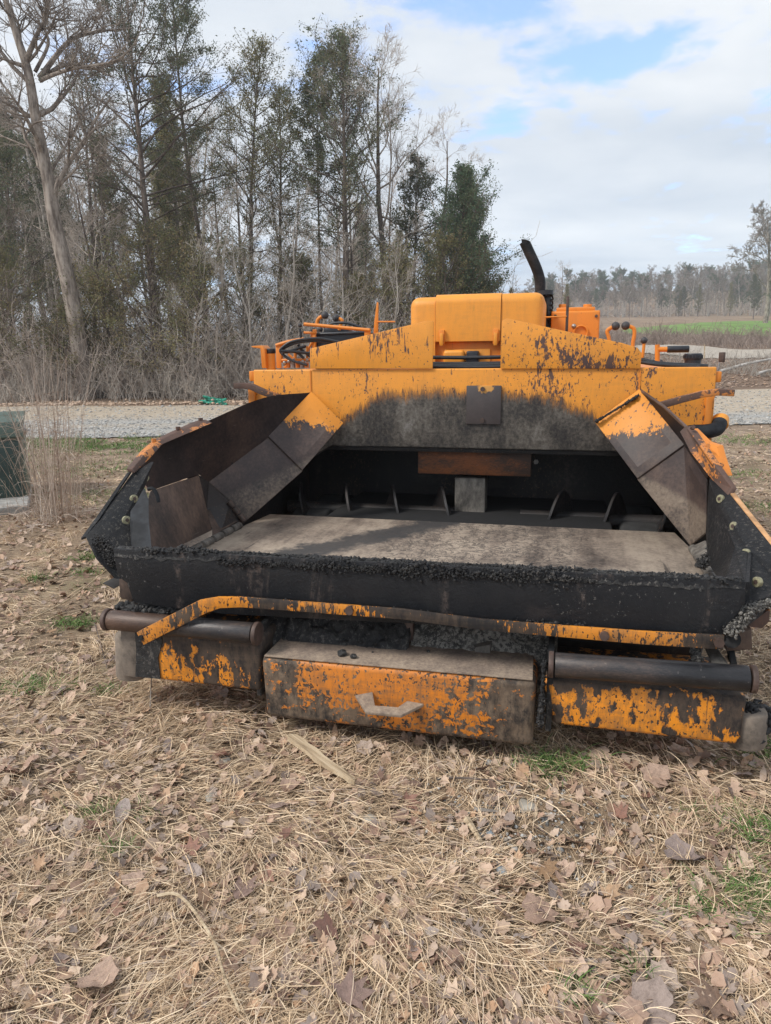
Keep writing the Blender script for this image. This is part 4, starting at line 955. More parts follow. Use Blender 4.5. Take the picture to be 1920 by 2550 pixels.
plate('upright_flag', [U(938, 752, 2.1), U(942, 753, 2.1), U(941, 835, 2.1), U(929, 838, 2.1), U(932, 798, 2.1)], .012, M['trim'], PV, back=(0, 1, 0))
tube('tie_rod', [U(940, 801, 2.1), U(984, 801, 2.1)], .005, M['trim'], PV, 6)
# --- bent arms sticking out at both sides of the wall
def strip(nm, pts, d, w, th, mat):
    """flat bar following pixel polyline pts (centre line) in plane d, height w, depth th"""
    P = [U(a_, b_, d) for a_, b_ in pts]; up_ = []; dn = []
    for i, p in enumerate(P):
        t = (P[min(i + 1, len(P) - 1)] - P[max(i - 1, 0)]).normalized(); n_ = Vector((-t.z, 0, t.x))
        if n_.z < 0: n_ = -n_
        up_.append(p + n_ * w / 2); dn.append(p - n_ * w / 2)
    bm = bmesh.new(); f1 = []
    f = [bm.verts.new(v) for v in up_ + dn[::-1]]; g_ = [bm.verts.new(v.co + Vector((0, th, 0))) for v in f]; n = len(P)
    for i in range(n - 1):
        bm.faces.new((f[i], f[i + 1], f[2 * n - 2 - i], f[2 * n - 1 - i])); bm.faces.new((g_[i + 1], g_[i], g_[2 * n - 1 - i], g_[2 * n - 2 - i]))
    for i in range(2 * n):
        j = (i + 1) % (2 * n); bm.faces.new((f[i], g_[i], g_[j], f[j]))
    return finish(bm, nm, mat, PV, .003)
strip('hold_down_arm', [(581, 961), (606, 961), (624, 964), (650, 976), (690, 990)], 1.70, .033, .05, M['rail'])
strip('hold_down_arm', [(1640, 1012), (1700, 995), (1750, 982), (1790, 977), (1830, 979)], 1.62, .032, .05, M['rail'])
# pipe elbow at right
tube('exhaust_elbow', bez([U(1690, 1082, 1.7), U(1722, 1076, 1.7), U(1760, 1074, 1.72), U(1785, 1068, 1.76), U(1793, 1052, 1.80)], 5), .036, M['rubber'], PV, 18)
tube('elbow_ring', [U(1793, 1060, 1.80), U(1795, 1042, 1.84)], .040, M['hood'], PV, 18, bevel=.004)
tube('side_bar', [U(1788, 1115, 1.95), U(1800, 1160, 1.85)], .02, M['rubber'], PV, 10)

# --- tunnel (cavity behind the hopper), augers
box('tunnel_roof', (-1.18, BD + .052, .955), (1.18, 3.0, .98), M['black'], PV)
box('tunnel_back', (-1.18, 2.45, .25), (1.18, 2.48, .953), M['black'], PV)
box('tunnel_side', (-1.21, 1.30, .25), (-1.182, 2.5, .953), M['black'], PV)
box('tunnel_side', (1.182, 1.30, .25), (1.21, 2.5, .953), M['black'], PV)
box('tunnel_floor', (-1.18, 1.56, .25), (1.18, 2.448, .28), M['black'], PV)
p, q = U(1042, 1112, 1.95), U(1322, 1186, 1.95)
box('conveyor_cover', (p.x, 1.93, q.z), (q.x, 2.02, .953), M['glow_rust'], PV, .006)
p, q = U(1135, 1185, 2.0), U(1208, 1305, 2.0)
box('support_post', (p.x, 1.96, .282), (q.x, 2.10, p.z - .004), M['post'], PV, .006)
p = U(1335, 1150, 2.44); tube('bolt', [(p.x, 2.452, p.z), (p.x, 2.43, p.z)], .016, M['steel'], PV, 6)
def auger(x0, x1, nm, hand):
    r_ = bmesh.new(); add_tube(r_, [(x0, 2.0, .56), (x1, 2.0, .56)], .045, 16); o = finish(r_, nm, M['black'], PV)
    bm = bmesh.new(); n = int(abs(x1 - x0) / .30 * 24); ri, ro = .046, .165; prev = None
    for i in range(n + 1):
        t = i / n; x = x0 + (x1 - x0) * t; a_ = hand * t * abs(x1 - x0) / .30 * 2 * math.pi
        v = [bm.verts.new((x + dx, 2.0 + rr_ * math.cos(a_), .56 + rr_ * math.sin(a_))) for rr_, dx in ((ri, 0), (ro, 0), (ro, .014), (ri, .014))]
        if prev:
            for j in range(4): bm.faces.new((prev[j], prev[(j + 1) % 4], v[(j + 1) % 4], v[j]))
        prev = v
    finish(bm, 'auger_flight', M['black'], o, 0)
auger(-1.15, .02, 'auger', 1); auger(.30, 1.15, 'auger', -1)

# --- hopper floor
fz = .62
deck = [(-1.105, .14, fz), (1.105, .14, fz), (1.11, 1.27, fz), (1.085, 1.54, fz), (-1.085, 1.54, fz), (-1.11, 1.27, fz)]
plate('hopper_floor', deck, .008, M['deck'], PV, back=(0, 0, -1))
box('hopper_beam', (-1.0, .46, .40), (1.0, .56, .588), M['gap'], PV)
box('chassis', (-.80, .60, .16 + .2), (.80, 4.2, .588), M['gap'], PV, .01)
# crusts of hardened asphalt
def lumps(name, pts, n, rad, size, mat, parent, seed, flat=1.0):
    """many small irregular lumps along a polyline, one mesh"""
    n = int(n * 3); nr = np.random.RandomState(seed)
    ico = bmesh.new(); bmesh.ops.create_icosphere(ico, subdivisions=1, radius=1); iv = np.array([v.co[:] for v in ico.verts]); ifc = np.array([[v.index for v in f.verts] for f in ico.faces]); ico.free()
    P = np.array([list(p) for p in pts], float); seg = np.linalg.norm(np.diff(P, axis=0), axis=1); cum = np.concatenate([[0], np.cumsum(seg)]); t = nr.rand(n) * cum[-1]
    C = np.stack([np.interp(t, cum, P[:, i]) for i in range(3)], -1)
    env = .35 + 1.3 * vnoise(t * 1.0, t * 0, 7.0, seed) ** 1.5
    C = C + nr.normal(0, 1, (n, 3)) * np.array(rad) * .62 * env[:, None]
    S = size * .50 * nr.uniform(.25, 1.5, (n, 1, 1)) ** 1.3 * nr.uniform(.6, 1.4, (n, 1, 3)) * env[:, None, None] ** .5 * np.array([1, 1, flat])
    V = C[:, None] + iv[None] * S * nr.uniform(.45, 1.45, (n, len(iv), 1))
    Fc = (ifc[None] + (np.arange(n) * len(iv))[:, None, None]).reshape(-1, 3)
    o = link(name, np_mesh(name, V.reshape(-1, 3), Fc), mat, parent); o['kind'] = 'stuff'; return o
# --- wings
def shell(nm, polys, off, mat, parent, bevel=0, ang=40):
    bm = bmesh.new()
    for P in polys:
        P = [Vector(p) for p in P]; f = [bm.verts.new(p) for p in P]; g_ = [bm.verts.new(p + off) for p in P]
        bm.faces.new(f); bm.faces.new(g_[::-1])
        for i in range(len(P)): j = (i + 1) % len(P); bm.faces.new((f[i], g_[i], g_[j], f[j]))
    bmesh.ops.triangulate(bm, faces=[f_ for f_ in bm.faces if len(f_.verts) > 4])
    return finish(bm, nm, mat, parent, bevel, ang=ang)
def skin(nm, top, bot, mat, parent, n=7):
    bm = bmesh.new(); rows = []
    tp, bt2 = bez(top, n), bez(bot, n)
    for a_, b_ in zip(tp, bt2): rows.append([bm.verts.new(a_.lerp(b_, k / 5)) for k in range(6)])
    for r0, r1 in zip(rows, rows[1:]):
        for k in range(5): bm.faces.new((r0[k], r1[k], r1[k + 1], r0[k + 1]))
    bmesh.ops.solidify(bm, geom=bm.faces[:], thickness=.008)
    return finish(bm, nm, mat, parent, 0, ang=60)
def fan(nm, pts, off, mat, parent):
    P = [Vector(p) for p in pts]; c_ = sum(P, Vector()) / len(P); bm = bmesh.new(); f = [bm.verts.new(p) for p in P]; g_ = [bm.verts.new(p + off) for p in P]
    cf, cg = bm.verts.new(c_), bm.verts.new(c_ + off)
    for i in range(len(P)):
        j = (i + 1) % len(P); bm.faces.new((f[i], f[j], cf)); bm.faces.new((g_[j], g_[i], cg)); bm.faces.new((f[i], g_[i], g_[j], f[j]))
    return finish(bm, nm, mat, parent, 0, ang=60)
V3 = Vector
def bolts(lst, nrm, parent):
    for a_, b_, d in lst:
        c = U(a_, b_, d) + nrm * .012
        bt_ = tube('bolt_head', [c - nrm * .010, c + nrm * .004], .0165, M['zinc'], parent, 18, bevel=.002)
        tube('bolt_recess', [c + nrm * .003, c + nrm * .0052], .008, M['brown'], bt_, 6)
def left_wing():
    wg = empty('hopper_wing'); wg.parent = PV; L = U; mr = wing_rear_mat(0)
    A = L(777, 977, 1.785); T = [A, L(660, 990, 1.5), L(525, 1045, 1.1), L(400, 1105, .8), L(330, 1175, .55), L(215, 1335, .15)]
    fold = [A, L(670, 1088, 1.5), L(520, 1200, 1.18)]; inn, low = L(857, 1055, 1.72), L(610, 1300, 1.27); s0, s1 = fold[1], L(755, 1172, 1.52); rc = L(573, 1248, 1.24)
    back = V3((-.6, .5, -.6)).normalized(); lift = V3((0, -.010, .006))
    shell('upper_slope_plate', [[A + lift, inn + lift, s1 + lift, s0 + lift]], back * .016, mr, wg, .003)
    shell('lower_slope_plate', [[s0, s1, low, rc, fold[2]]], back * .012, mr, wg, .003)
    lf = [L(495, 1183, 1.02), L(375, 1222, .62)]
    skin('wing_wall', [T[0], T[1], T[2], T[3], T[4]], [T[0] + V3((0, 0, -.001)), fold[1], fold[2], lf[0], lf[1]], M['wing_wall'], wg)
    in1 = L(515, 1268, 1.10)
    shell('lower_side_panel', [[lf[0], lf[1], L(352, 1300, .50), V3((-1.16, .45, .66)), V3((-1.155, .98, .655)), in1]], back * .010, M['wing_low'], wg, .003)
    shell('corner_gusset', [[in1, lf[0] + V3((-.006, .01, 0)), fold[2], rc, low, V3((-1.125, 1.02, .64))]], back * .008, M['black'], wg, .002)
    shell('recess_back', [[L(480, 1170, 1.06), L(530, 1190, 1.22), L(590, 1250, 1.27), L(610, 1310, 1.27), L(500, 1350, 1.08)]], V3((-.01, .01, 0)), M['black'], wg)
    for o_ in wg.children:
        if o_.name.startswith('recess_back'): o_.location = (-.05, .03, -.01)
    shell('wing_floor_plate', [[in1 + V3((0, -.01, .004)), L(592, 1298, 1.20), V3((-1.122, .92, .648)), V3((-1.152, .98, .66))]], back * .006, M['wing_low'], wg, .002)
    shell('wing_floor_strip', [[V3((-1.118, 1.0, .644)), V3((-1.118, .12, .644)), V3((-1.165, .12, .662)), V3((-1.165, 1.0, .662))]], back * .008, M['deck'], wg, .002)
    for i in range(5):
        y = 1.20 - i * .105; tube('hinge_knuckle', [(-1.112, y, .632), (-1.112, y - .085, .632)], .020, M['post'], wg, 12, bevel=.003)
    a_, b_ = L(572, 1246, 1.225), L(612, 1296, 1.25)
    for i in range(3): tube('hinge_knuckle', [a_.lerp(b_, i / 3 + .02) + V3((0, -.015, 0)), a_.lerp(b_, (i + 1) / 3 - .03) + V3((0, -.015, 0))], .016, M['wing_low'], wg, 12, bevel=.003)
    co_ = fan('corner_plate', [p + V3((.012, -.004, 0)) for p in (L(378, 1150, .62), L(330, 1178, .54), L(270, 1262, .34), L(248, 1296, .25), L(213, 1335, .15), L(240, 1392, .10), L(285, 1440, .09), L(330, 1440, .12), L(325, 1330, .28), L(352, 1222, .50))], V3((-1, .35, 0)).normalized() * .014, M['corner'], wg)
    bolts([(359, 1190, .555), (331, 1242, .42), (312, 1295, .29)], V3((.85, -.5, .15)).normalized(), co_)
    lumps('asphalt_crust', [L(245, 1350, .13), L(290, 1395, .11)], 420, (.025, .006, .025), .006, M['crust'], wg, 51)
    fp = [L(353, 1212, .44), L(345, 1228, .43), L(331, 1254, .38), L(320, 1268, .35), L(318, 1300, .30), L(322, 1345, .22), L(326, 1400, .16), L(372, 1400, .16), L(368, 1345, .24), L(362, 1290, .33), L(362, 1240, .40)]
    plate('rubber_flap', [p + V3((.035, -.03, 0)) for p in fp], .012, M['rubber'], wg, back=(-1, .5, 0), bevel=.004)
    bm = bmesh.new(); add_tube(bm, bez([p + V3((.045, -.03, 0)) for p in (L(355, 1214, .44), L(366, 1213, .44), L(376, 1226, .44), L(381, 1246, .44))], 5), .008, 8); finish(bm, 'flap_hook', M['rubber'], wg)
    rail = [L(526, 1053, 1.06), L(511, 1045, 1.08), L(489, 1052, 1.04), L(397, 1094, .80), L(364, 1122, .66), L(326, 1168, .52), L(332, 1178, .52), L(368, 1144, .64), L(402, 1106, .78)]
    shell('edge_rail', [[p + V3((.006, 0, 0)) for p in rail]], V3((-1, .2, 0)).normalized() * .035, M['rail'], wg, .002)
    for a_, b_, d in ((508, 1046, 1.07), (452, 1068, .93), (392, 1098, .77)):
        c = L(a_, b_, d); tube('rail_bolt', [c + V3((-.018, 0, -.004)), c + V3((-.018, 0, .010))], .011, M['rail'], wg, 6)
    shell('edge_strip', [[L(326, 1173, .52), L(270, 1257, .34), L(247, 1292, .25), L(213, 1335, .15), L(213, 1340, .15) + V3((-.02, 0, 0)), L(245, 1296, .25) + V3((-.02, 0, 0)), L(326, 1178, .52) + V3((-.02, 0, 0))]], V3((0, 0, -.010)), M['corner'], wg, .001)
    return wg
def right_wing():
    wg = empty('hopper_wing'); wg.parent = PV; mr = wing_rear_mat(1)
    A = U(1591, 971, 1.785); T1, T2, T3 = U(1650, 1012, 1.5), U(1706, 1064, 1.22), U(1775, 1160, .95)
    F1, F2, F3 = U(1664, 1060, 1.56), U(1703, 1109, 1.45), U(1759, 1194, 1.15)
    inn, low, s1, rc = U(1480, 1052, 1.72), U(1718, 1358, 1.27), U(1586, 1193, 1.52), U(1757, 1325, 1.2)
    back = V3((.6, .5, -.6)).normalized(); lift = V3((0, -.010, .006))
    shell('upper_slope_plate', [[A + lift, inn + lift, s1 + lift, F2 + lift]], back * .016, mr, wg, .003)
    shell('lower_slope_plate', [[F2, s1, low, rc, F3]], back * .012, mr, wg, .003)
    skin('wing_wall', [A, T1, T2, T3], [A + V3((0, 0, -.001)), F1, F2, F3], M['wing_wall'], wg)
    shell('wall_edge', [[A, T1, T1 + V3((.012, 0, .004)), A + V3((.012, 0, .004))], [T1, T2, T2 + V3((.012, 0, .004)), T1 + V3((.012, 0, .004))]], V3((0, 0, -.006)), M['roller_rust'], wg)
    o_ = V3((1, .35, 0)).normalized()
    shell('inner_side_panel', [[U(1766, 1196, 1.02), U(1800, 1282, .75), U(1832, 1360, .48), U(1858, 1452, .12), U(1800, 1460, .15), U(1762, 1400, .75), U(1757, 1328, 1.12)]], back * .010, M['corner'], wg, .002)
    co_ = fan('corner_plate', [p + V3((-.004, -.004, 0)) for p in (U(1768, 1192, 1.0), U(1822, 1232, .78), U(1990, 1445, .2), U(1990, 1500, .15), U(1925, 1480, .16), U(1858, 1502, .11), U(1858, 1449, .12), U(1832, 1360, .47), U(1800, 1282, .74))], o_ * .014, M['corner'], wg)
    bolts([(1799, 1243, .80), (1833, 1311, .60), (1863, 1379, .41), (1892, 1450, .18)], V3((-.85, -.5, .15)).normalized(), co_)
    E0, E1 = U(1819, 1228, .78), U(1990, 1445, .2); e_ = V3((.018, .006, .001))
    shell('edge_strip', [[E0, E1, E1 + e_, E0 + e_]], V3((0, 0, -.012)), M['rail_pale'], wg, .001)
    shell('edge_rail', [[p + V3((-.008, -.004, 0)) for p in (U(1697, 1074, 1.2), U(1712, 1061, 1.22), U(1730, 1074, 1.18), U(1828, 1216, .80), U(1817, 1233, .79), U(1775, 1192, .98), U(1724, 1126, 1.12))]], V3((1, .2, 0)).normalized() * .02, M['rail'], wg, .002)
    shell('outer_bracket', [[U(1722, 1067, 1.2), U(1755, 1100, 1.15), U(1785, 1110, 1.12), U(1792, 1138, 1.08), U(1808, 1186, 1.0), U(1790, 1172, 1.0), U(1727, 1082, 1.18)]], V3((.03, .02, 0)), M['trim'], wg, .002)
    for a_, b_, d in ((1723, 1066, 1.17), (1760, 1112, 1.08), (1793, 1160, .98)):
        c = U(a_, b_, d); tube('rail_bolt', [c, c + V3((.004, -.012, .006))], .010, M['rail'], wg, 6)
    shell('hinge_block', [[U(1726, 1358, 1.22), U(1756, 1345, 1.15), U(1772, 1362, 1.0), U(1762, 1392, .85), U(1738, 1400, .85), U(1724, 1378, 1.1)]], V3((.4, .4, -.6)).normalized() * .03, M['post'], wg, .003)
    lumps('asphalt_crust', [U(1745, 1410, .7), U(1785, 1365, .85)], 260, (.02, .03, .012), .010, M['crust'], wg, 52)
    lumps('asphalt_crust', [U(1590, 985, 1.74), U(1484, 1050, 1.68)], 260, (.006, .012, .006), .010, M['crust'], wg, 53)
    for i in range(5): y = 1.20 - i * .105; tube('hinge_knuckle', [(1.112, y, .632), (1.112, y - .085, .632)], .020, M['post'], wg, 12, bevel=.003)
    return wg
left_wing(); right_wing()
# lift cylinders under the wings
for s in (-1, 1): tube('lift_cylinder', [(s * 1.02, .55, .40), (s * 1.15, .9, .60)], .035, M['gap'], PV, 14)

# --- apron (front gate of the hopper)
AD = .055
ap = [U(281, 1366, AD), U(291, 1425, AD), U(303, 1443, AD), U(316, 1452, AD), U(333, 1502, AD), U(560, 1530, AD), U(1804, 1592, AD), U(1803, 1578, AD), U(1856, 1500, AD), U(1857, 1448, AD)]
ap[4].z = max(ap[4].z, .60)
o = plate('hopper_apron', ap, .018, M['apron'], PV, back=(0, 1, 0), bevel=.003)
e0, e1 = U(283, 1368, AD), U(1857, 1449, AD); e0.y = e1.y = AD + .012
def lip_crust():
    nx, ny = 900, 9; V = []
    for i in range(nx):
        t = i / (nx - 1); b_ = e0.lerp(e1, t); k = .35 + .9 * max(0, mnoise.noise(Vector((t * 9, 3, 0))) + .35)
        if t > .955: k *= .25
        for j in range(ny):
            v_ = j / (ny - 1); yy = -.014 + .050 * v_; q = Vector((t * 150, v_ * 3.2, 1)); nz = mnoise.fractal(q, .8, 2, 3)
            hh = (1 - (2 * v_ - 1) ** 4) * (.005 + .010 * nz) * k - (.020 if j in (0, ny - 1) else 0)
            if j == 0: hh -= .012 * k * (1 + 1.5 * mnoise.noise(Vector((t * 60, 9, 0))))
            V.append((b_.x, b_.y + yy + .003 * nz, b_.z + hh))
    i = np.arange(nx * ny).reshape(nx, ny); Fc = np.stack([i[:-1, :-1], i[1:, :-1], i[1:, 1:], i[:-1, 1:]], -1).reshape(-1, 4)
    link('lip_crust', np_mesh('lip_crust', V, Fc, smooth_=True), M['crust'], PV)
lip_crust()
lumps('asphalt_crust', [e0, e1], 900, (.01, .012, .006), .0075, M['crust'], PV, 3)
pa = e0.lerp(e1, .10); pb = e0.lerp(e1, .95)
lumps('asphalt_crust', [pa + Vector((0, .008, .004)), pb + Vector((0, .008, .004))], 700, (.01, .012, .005), .0075, M['crust'], PV, 4)
lumps('asphalt_crust', [e0.lerp(e1, .2) + Vector((0, -.018, -.02)), e0.lerp(e1, .8) + Vector((0, -.018, -.02))], 420, (.02, .002, .02), .008, M['crust'], PV, 14)
lumps('asphalt_crust', [e0.lerp(e1, .3) + Vector((0, -.012, -.17)), e0.lerp(e1, .8) + Vector((0, -.012, -.18))], 500, (.05, .003, .012), .009, M['crust'], PV, 15)
# strap along the foot of the apron with its bent free end
SDp = .0
sp_pts = [(348, 1591), (430, 1549), (505, 1511), (545, 1501), (600, 1500), (760, 1512), (1000, 1530), (1200, 1556), (1400, 1573), (1600, 1589), (1803, 1601)]
SDs = [-.05, -.03, -.01, .0, .018, .02, .02, .02, .02, .02, .02]
P = [U(a_, b_, d_) for (a_, b_), d_ in zip(sp_pts, SDs)]
bm = bmesh.new(); n = len(P); wv = [.052] * 3 + [.042, .038, .036, .036, .036, .038, .042, .044]; uu = []; dd = []
for i, p in enumerate(P):
    t = (P[min(i + 1, n - 1)] - P[max(i - 1, 0)]).normalized(); q = Vector((-t.z, 0, t.x)); q = q if q.z > 0 else -q
    uu.append(p + q * wv[i] / 2); dd.append(p - q * wv[i] / 2)
f = [bm.verts.new(v) for v in uu + dd[::-1]]; g_ = [bm.verts.new(v.co + Vector((0, .012, 0))) for v in f]
for i in range(n - 1):
    bm.faces.new((f[i], f[i + 1], f[2 * n - 2 - i], f[2 * n - 1 - i])); bm.faces.new((g_[i + 1], g_[i], g_[2 * n - 1 - i], g_[2 * n - 2 - i]))
for i in range(2 * n): j = (i + 1) % (2 * n); bm.faces.new((f[i], g_[i], g_[j], f[j]))
stp = finish(bm, 'strap_bar', M['strap'], PV, .002)
c = U(350, 1588, -.052); tube('bolt_hole', [c + Vector((0, .003, 0)), c + Vector((0, -.003, 0))], .009, M['gap'], stp, 12)
for a_, b_ in ((1790, 1600), (1505, 1583), (870, 1520), (560, 1498)):
    c = U(a_, b_, .017); tube('strap_bolt', [c + Vector((0, .004, 0)), c + Vector((0, -.008, 0))], .015, M['brown'], stp, 8)
# --- push rollers
rl = [U(276, 1543, .02), U(632, 1577, .02)]; rr_ = [U(1382, 1655, .02), U(1864, 1690, .02)]
ra = 26 / F * 2.55 * .98
o = tube('push_roller', [rl[0], rl[0].lerp(rl[1], .42)], ra, M['roller_rust'], PV, 32, bevel=.004)
o = tube('push_roller', [rl[0].lerp(rl[1], .42), rl[1]], ra * .998, M['roller'], PV, 32, bevel=.004)
tube('push_roller', rr_, ra * 1.05, M['roller'], PV, 32, bevel=.004)
for p, s in ((rl[0], -1), (rl[1], 1), (rr_[0], -1), (rr_[1], 1)):
    q = p + Vector((s * .004, 0, 0)); tube('roller_bracket', [q, q + Vector((s * .016, 0, 0))], ra * 1.12, M['brown'], PV, 24, bevel=.003)
# --- bumpers
def bumper(tl, tr, br, bl, name, endr):
    P = [U(*tl, .03), U(*tr, .03), U(*br, .03), U(*bl, .03)]
    return plate(name, P, .30, M['bumper'], PV, back=(0, 1, 0), bevel=.014, seg=3)
bumper((300, 1556), (650, 1590), (648, 1722), (338, 1687), 'bumper_beam', -1)
bumper((1352, 1694), (1863, 1738), (1843, 1857), (1378, 1805), 'bumper_beam', 1)
P = [U(296, 1560, .05), U(340, 1566, .028), U(338, 1686, .028), U(300, 1676, .05)]
tube('bumper_end', [U(328, 1575, .10), U(330, 1682, .10)], .060, M['tan_steel'], PV, 20, bevel=.01)
tube('bumper_end', [U(1858, 1765, .10), U(1856, 1850, .10)], .060, M['tan_steel'], PV, 20, bevel=.01)
lumps('asphalt_crust', [U(1862, 1762, .1), U(1895, 1790, .14)], 300, (.02, .03, .015), .016, M['crust'], PV, 31)
pts = [U(372, 1572, .022), U(398, 1574, .022), U(402, 1600, .022), U(392, 1640, .022), U(398, 1692, .022), U(336, 1686, .022), U(338, 1620, .022), U(334, 1568, .022)]
plate('end_panel', [U(300, 1566, .026), U(342, 1570, .026), U(344, 1688, .026), U(306, 1682, .026)], .006, M['tan_steel'], PV, back=(0, 1, 0), bevel=.002)
plate('tar_smear', [p + Vector((0, .003, 0)) for p in pts], .006, M['crust'], PV, back=(0, 1, 0), bevel=0)
# --- centre push block
bl_ = [U(648, 1636, 0), U(1336, 1698, 0), U(1326, 1863, 0), U(662, 1786, 0)]
o = plate('push_block', bl_, .31, M['block'], PV, back=(0, 1, 0), bevel=.022, seg=3)
# dusty top plate of the block
def dusty():
    n = NT('dusty_steel'); a_ = n.noise(7, 7, .7); f = n.noise(90, 4, .75); v = n.m('ADD', n.m('MULTIPLY', a_, .6), n.m('MULTIPLY', f, .4))
    x, y, z = n.xyz(); e = n.step(y, .16, -.02)
    c = n.ramp(n.m('ADD', v, n.m('MULTIPLY', e, .10)), [(.36, (.07, .055, .047)), (.5, (.16, .12, .095)), (.64, (.30, .23, .17)), (.8, (.5, .42, .33))])
    n.set('Base Color', c); n.set('Roughness', .8); n.bump(v, .5, .004); return n.mat
M['dusty'] = dusty()
tl, tr = bl_[0], bl_[1]
plate('block_top_plate', [tl + Vector((.012, .004, .0045)), tr + Vector((-.012, .004, .0045)), tr + Vector((-.02, .30, .012)), tl + Vector((.02, .30, .012))], .004, M['dusty'], PV, back=(0, 0, -1), bevel=.001)
# handle: bent flat bar
hp = [U(884, 1728, -.002), U(912, 1774, -.06), U(1000, 1780, -.06), U(1060, 1748, -.002)]
hq = [U(930, 1722, .0), U(934, 1757, -.045), U(990, 1760, -.045), U(1012, 1748, .0)]
bm = bmesh.new(); lo_ = []; 
zo = Vector((0, 0, .012))
ou = [U(884, 1730, .0), U(911, 1772, -.075), U(1000, 1780, -.075), U(1056, 1752, .0)]; inn_ = [U(928, 1722, .0), U(934, 1756, -.040), U(991, 1760, -.040), U(1014, 1744, .0)]
vt = [bm.verts.new(v) for v in ou + inn_[::-1]]; vb = [bm.verts.new(v.co - zo) for v in vt]
for i in range(3): bm.faces.new((vt[i], vt[i + 1], vt[6 - i], vt[7 - i])); bm.faces.new((vb[i + 1], vb[i], vb[7 - i], vb[6 - i]))
for i in range(8): j = (i + 1) % 8; bm.faces.new((vt[i], vb[i], vb[j], vt[j]))
finish(bm, 'tow_handle', M['dusty'], PV, .003)
a_, b_ = U(928, 1716, -.001), U(1014, 1764, -.001)
# rough tar mass between apron and block
def tarmass(name, x0, x1, y0, y1, zf, mat, seed, amp=.03, nx=150, ny=40):
    nr = random.Random(seed); xs = np.linspace(x0, x1, nx); ys = np.linspace(y0, y1, ny)
    XX, YY = np.meshgrid(xs, ys); Z = np.empty_like(XX)
    for j in range(ny):
        for i in range(nx):
            p = Vector((xs[i] * 9 + seed, ys[j] * 9, 0)); Z[j, i] = zf(xs[i], (ys[j] - y0) / (y1 - y0)) + amp * (mnoise.fractal(p, .8, 2.0, 3) + .6 * mnoise.noise(p * 4.1) + .35 * mnoise.noise(p * 9))
    Z[0] -= .08; Z[:, 0] -= .03; Z[:, -1] -= .03
    V = np.stack([XX, YY, Z], -1).reshape(-1, 3); i = np.arange(nx * ny).reshape(ny, nx)
    Fc = np.stack([i[:-1, :-1], i[:-1, 1:], i[1:, 1:], i[1:, :-1]], -1).reshape(-1, 4)
    o = link(name, np_mesh(name, V, Fc, smooth_=True), mat, PV); return o
tarmass('hardened_asphalt', -.53, .02, .13, .40, lambda x, t: .475 + .115 * min(1, t * 2.6) ** .8, M['crust'], 3, .022)
tarmass('hardened_asphalt', .02, .53, .17, .42, lambda x, t: .475 + .095 * min(1, t * 2.6) ** .8, M['crust_grey'], 8, .022)
lumps('asphalt_crust', [(-.5, .20, .475), (.0, .22, .485)], 700, (.02, .04, .012), .012, M['crust'], PV, 21)
lumps('asphalt_crust', [(.04, .23, .48), (.50, .24, .49)], 700, (.02, .035, .012), .010, M['crust_grey'], PV, 22)
box('centre_pin', (-.01, .20, .45), (.028, .235, .60), M['brown'], PV, .006)
a_, b_ = U(1184, 1622, .17), U(1222, 1638, .17)
plate('steel_lug', [U(1183, 1612, .17), U(1222, 1606, .17), U(1220, 1638, .17), U(1180, 1636, .17)], .05, M['post'], PV, back=(0, 1, 0))
box('roller_side_plate', (.500, .03, .30), (.520, .34, .56), M['crust'], PV, .004); box('roller_side_plate', (-.520, .05, .30), (-.500, .34, .56), M['crust'], PV, .004)
lumps('asphalt_crust', [(.485, .0, .34), (.49, .02, .55)], 260, (.008, .02, .01), .010, M['crust'], PV, 23)
lumps('asphalt_crust', [U(300, 1512, .08), U(440, 1522, .10)], 700, (.02, .03, .012), .014, M['crust'], PV, 24)
lumps('asphalt_crust', [U(640, 1560, .08), U(650, 1600, .06)], 200, (.01, .02, .01), .010, M['crust'], PV, 25)
# right lower corner: crusted sill, bracket plates and struts
sl_ = [U(1806, 1582, .06), U(1858, 1500, .10), U(1925, 1478, .20), U(1925, 1512, .20), U(1870, 1552, .10), U(1812, 1590, .06)]
plate('corner_sill', sl_, .03, M['crust'], PV, back=(0, 1, 0), bevel=.003)
lumps('asphalt_crust', [U(1815, 1572, .05), U(1870, 1515, .09), U(1925, 1490, .18)], 900, (.012, .02, .008), .007, M['crust_grey'], PV, 26)
plate('sill_bracket', [U(1806, 1588, .12), U(1872, 1566, .12), U(1874, 1618, .12), U(1808, 1622, .12)], .08, M['wing_low'], PV, back=(0, 1, 0))
plate('sill_hook', [U(1862, 1556, .13), U(1918, 1516, .16), U(1916, 1548, .16), U(1898, 1566, .15), U(1870, 1562, .13)], .06, M['rail'], PV, back=(0, 1, 0))
tube('sill_pin', [U(1822, 1592, .06), U(1822, 1592, .16)], .026, M['gap'], PV, 14)
plate('strut', [U(1757, 1620, .16), U(1790, 1620, .16), U(1815, 1660, .10), U(1776, 1660, .10)], .05, M['post'], PV, back=(0, 1, 0))
plate('strut', [U(1815, 1620, .14), U(1830, 1620, .14), U(1838, 1662, .10), U(1822, 1662, .10)], .05, M['gap'], PV, back=(0, 1, 0))
lumps('asphalt_crust', [U(1728, 1618, .14), U(1738, 1650, .10)], 220, (.008, .012, .01), .009, M['crust_grey'], PV, 27)
plate('sill_bracket', [U(296, 1440, .14), U(330, 1446, .14), U(330, 1500, .14), U(298, 1488, .14)], .08, M['wing_low'], PV, back=(0, 1, 0))
box('cross_beam', (-1.02, .38, .44), (1.02, .45, .585), M['black'], PV)
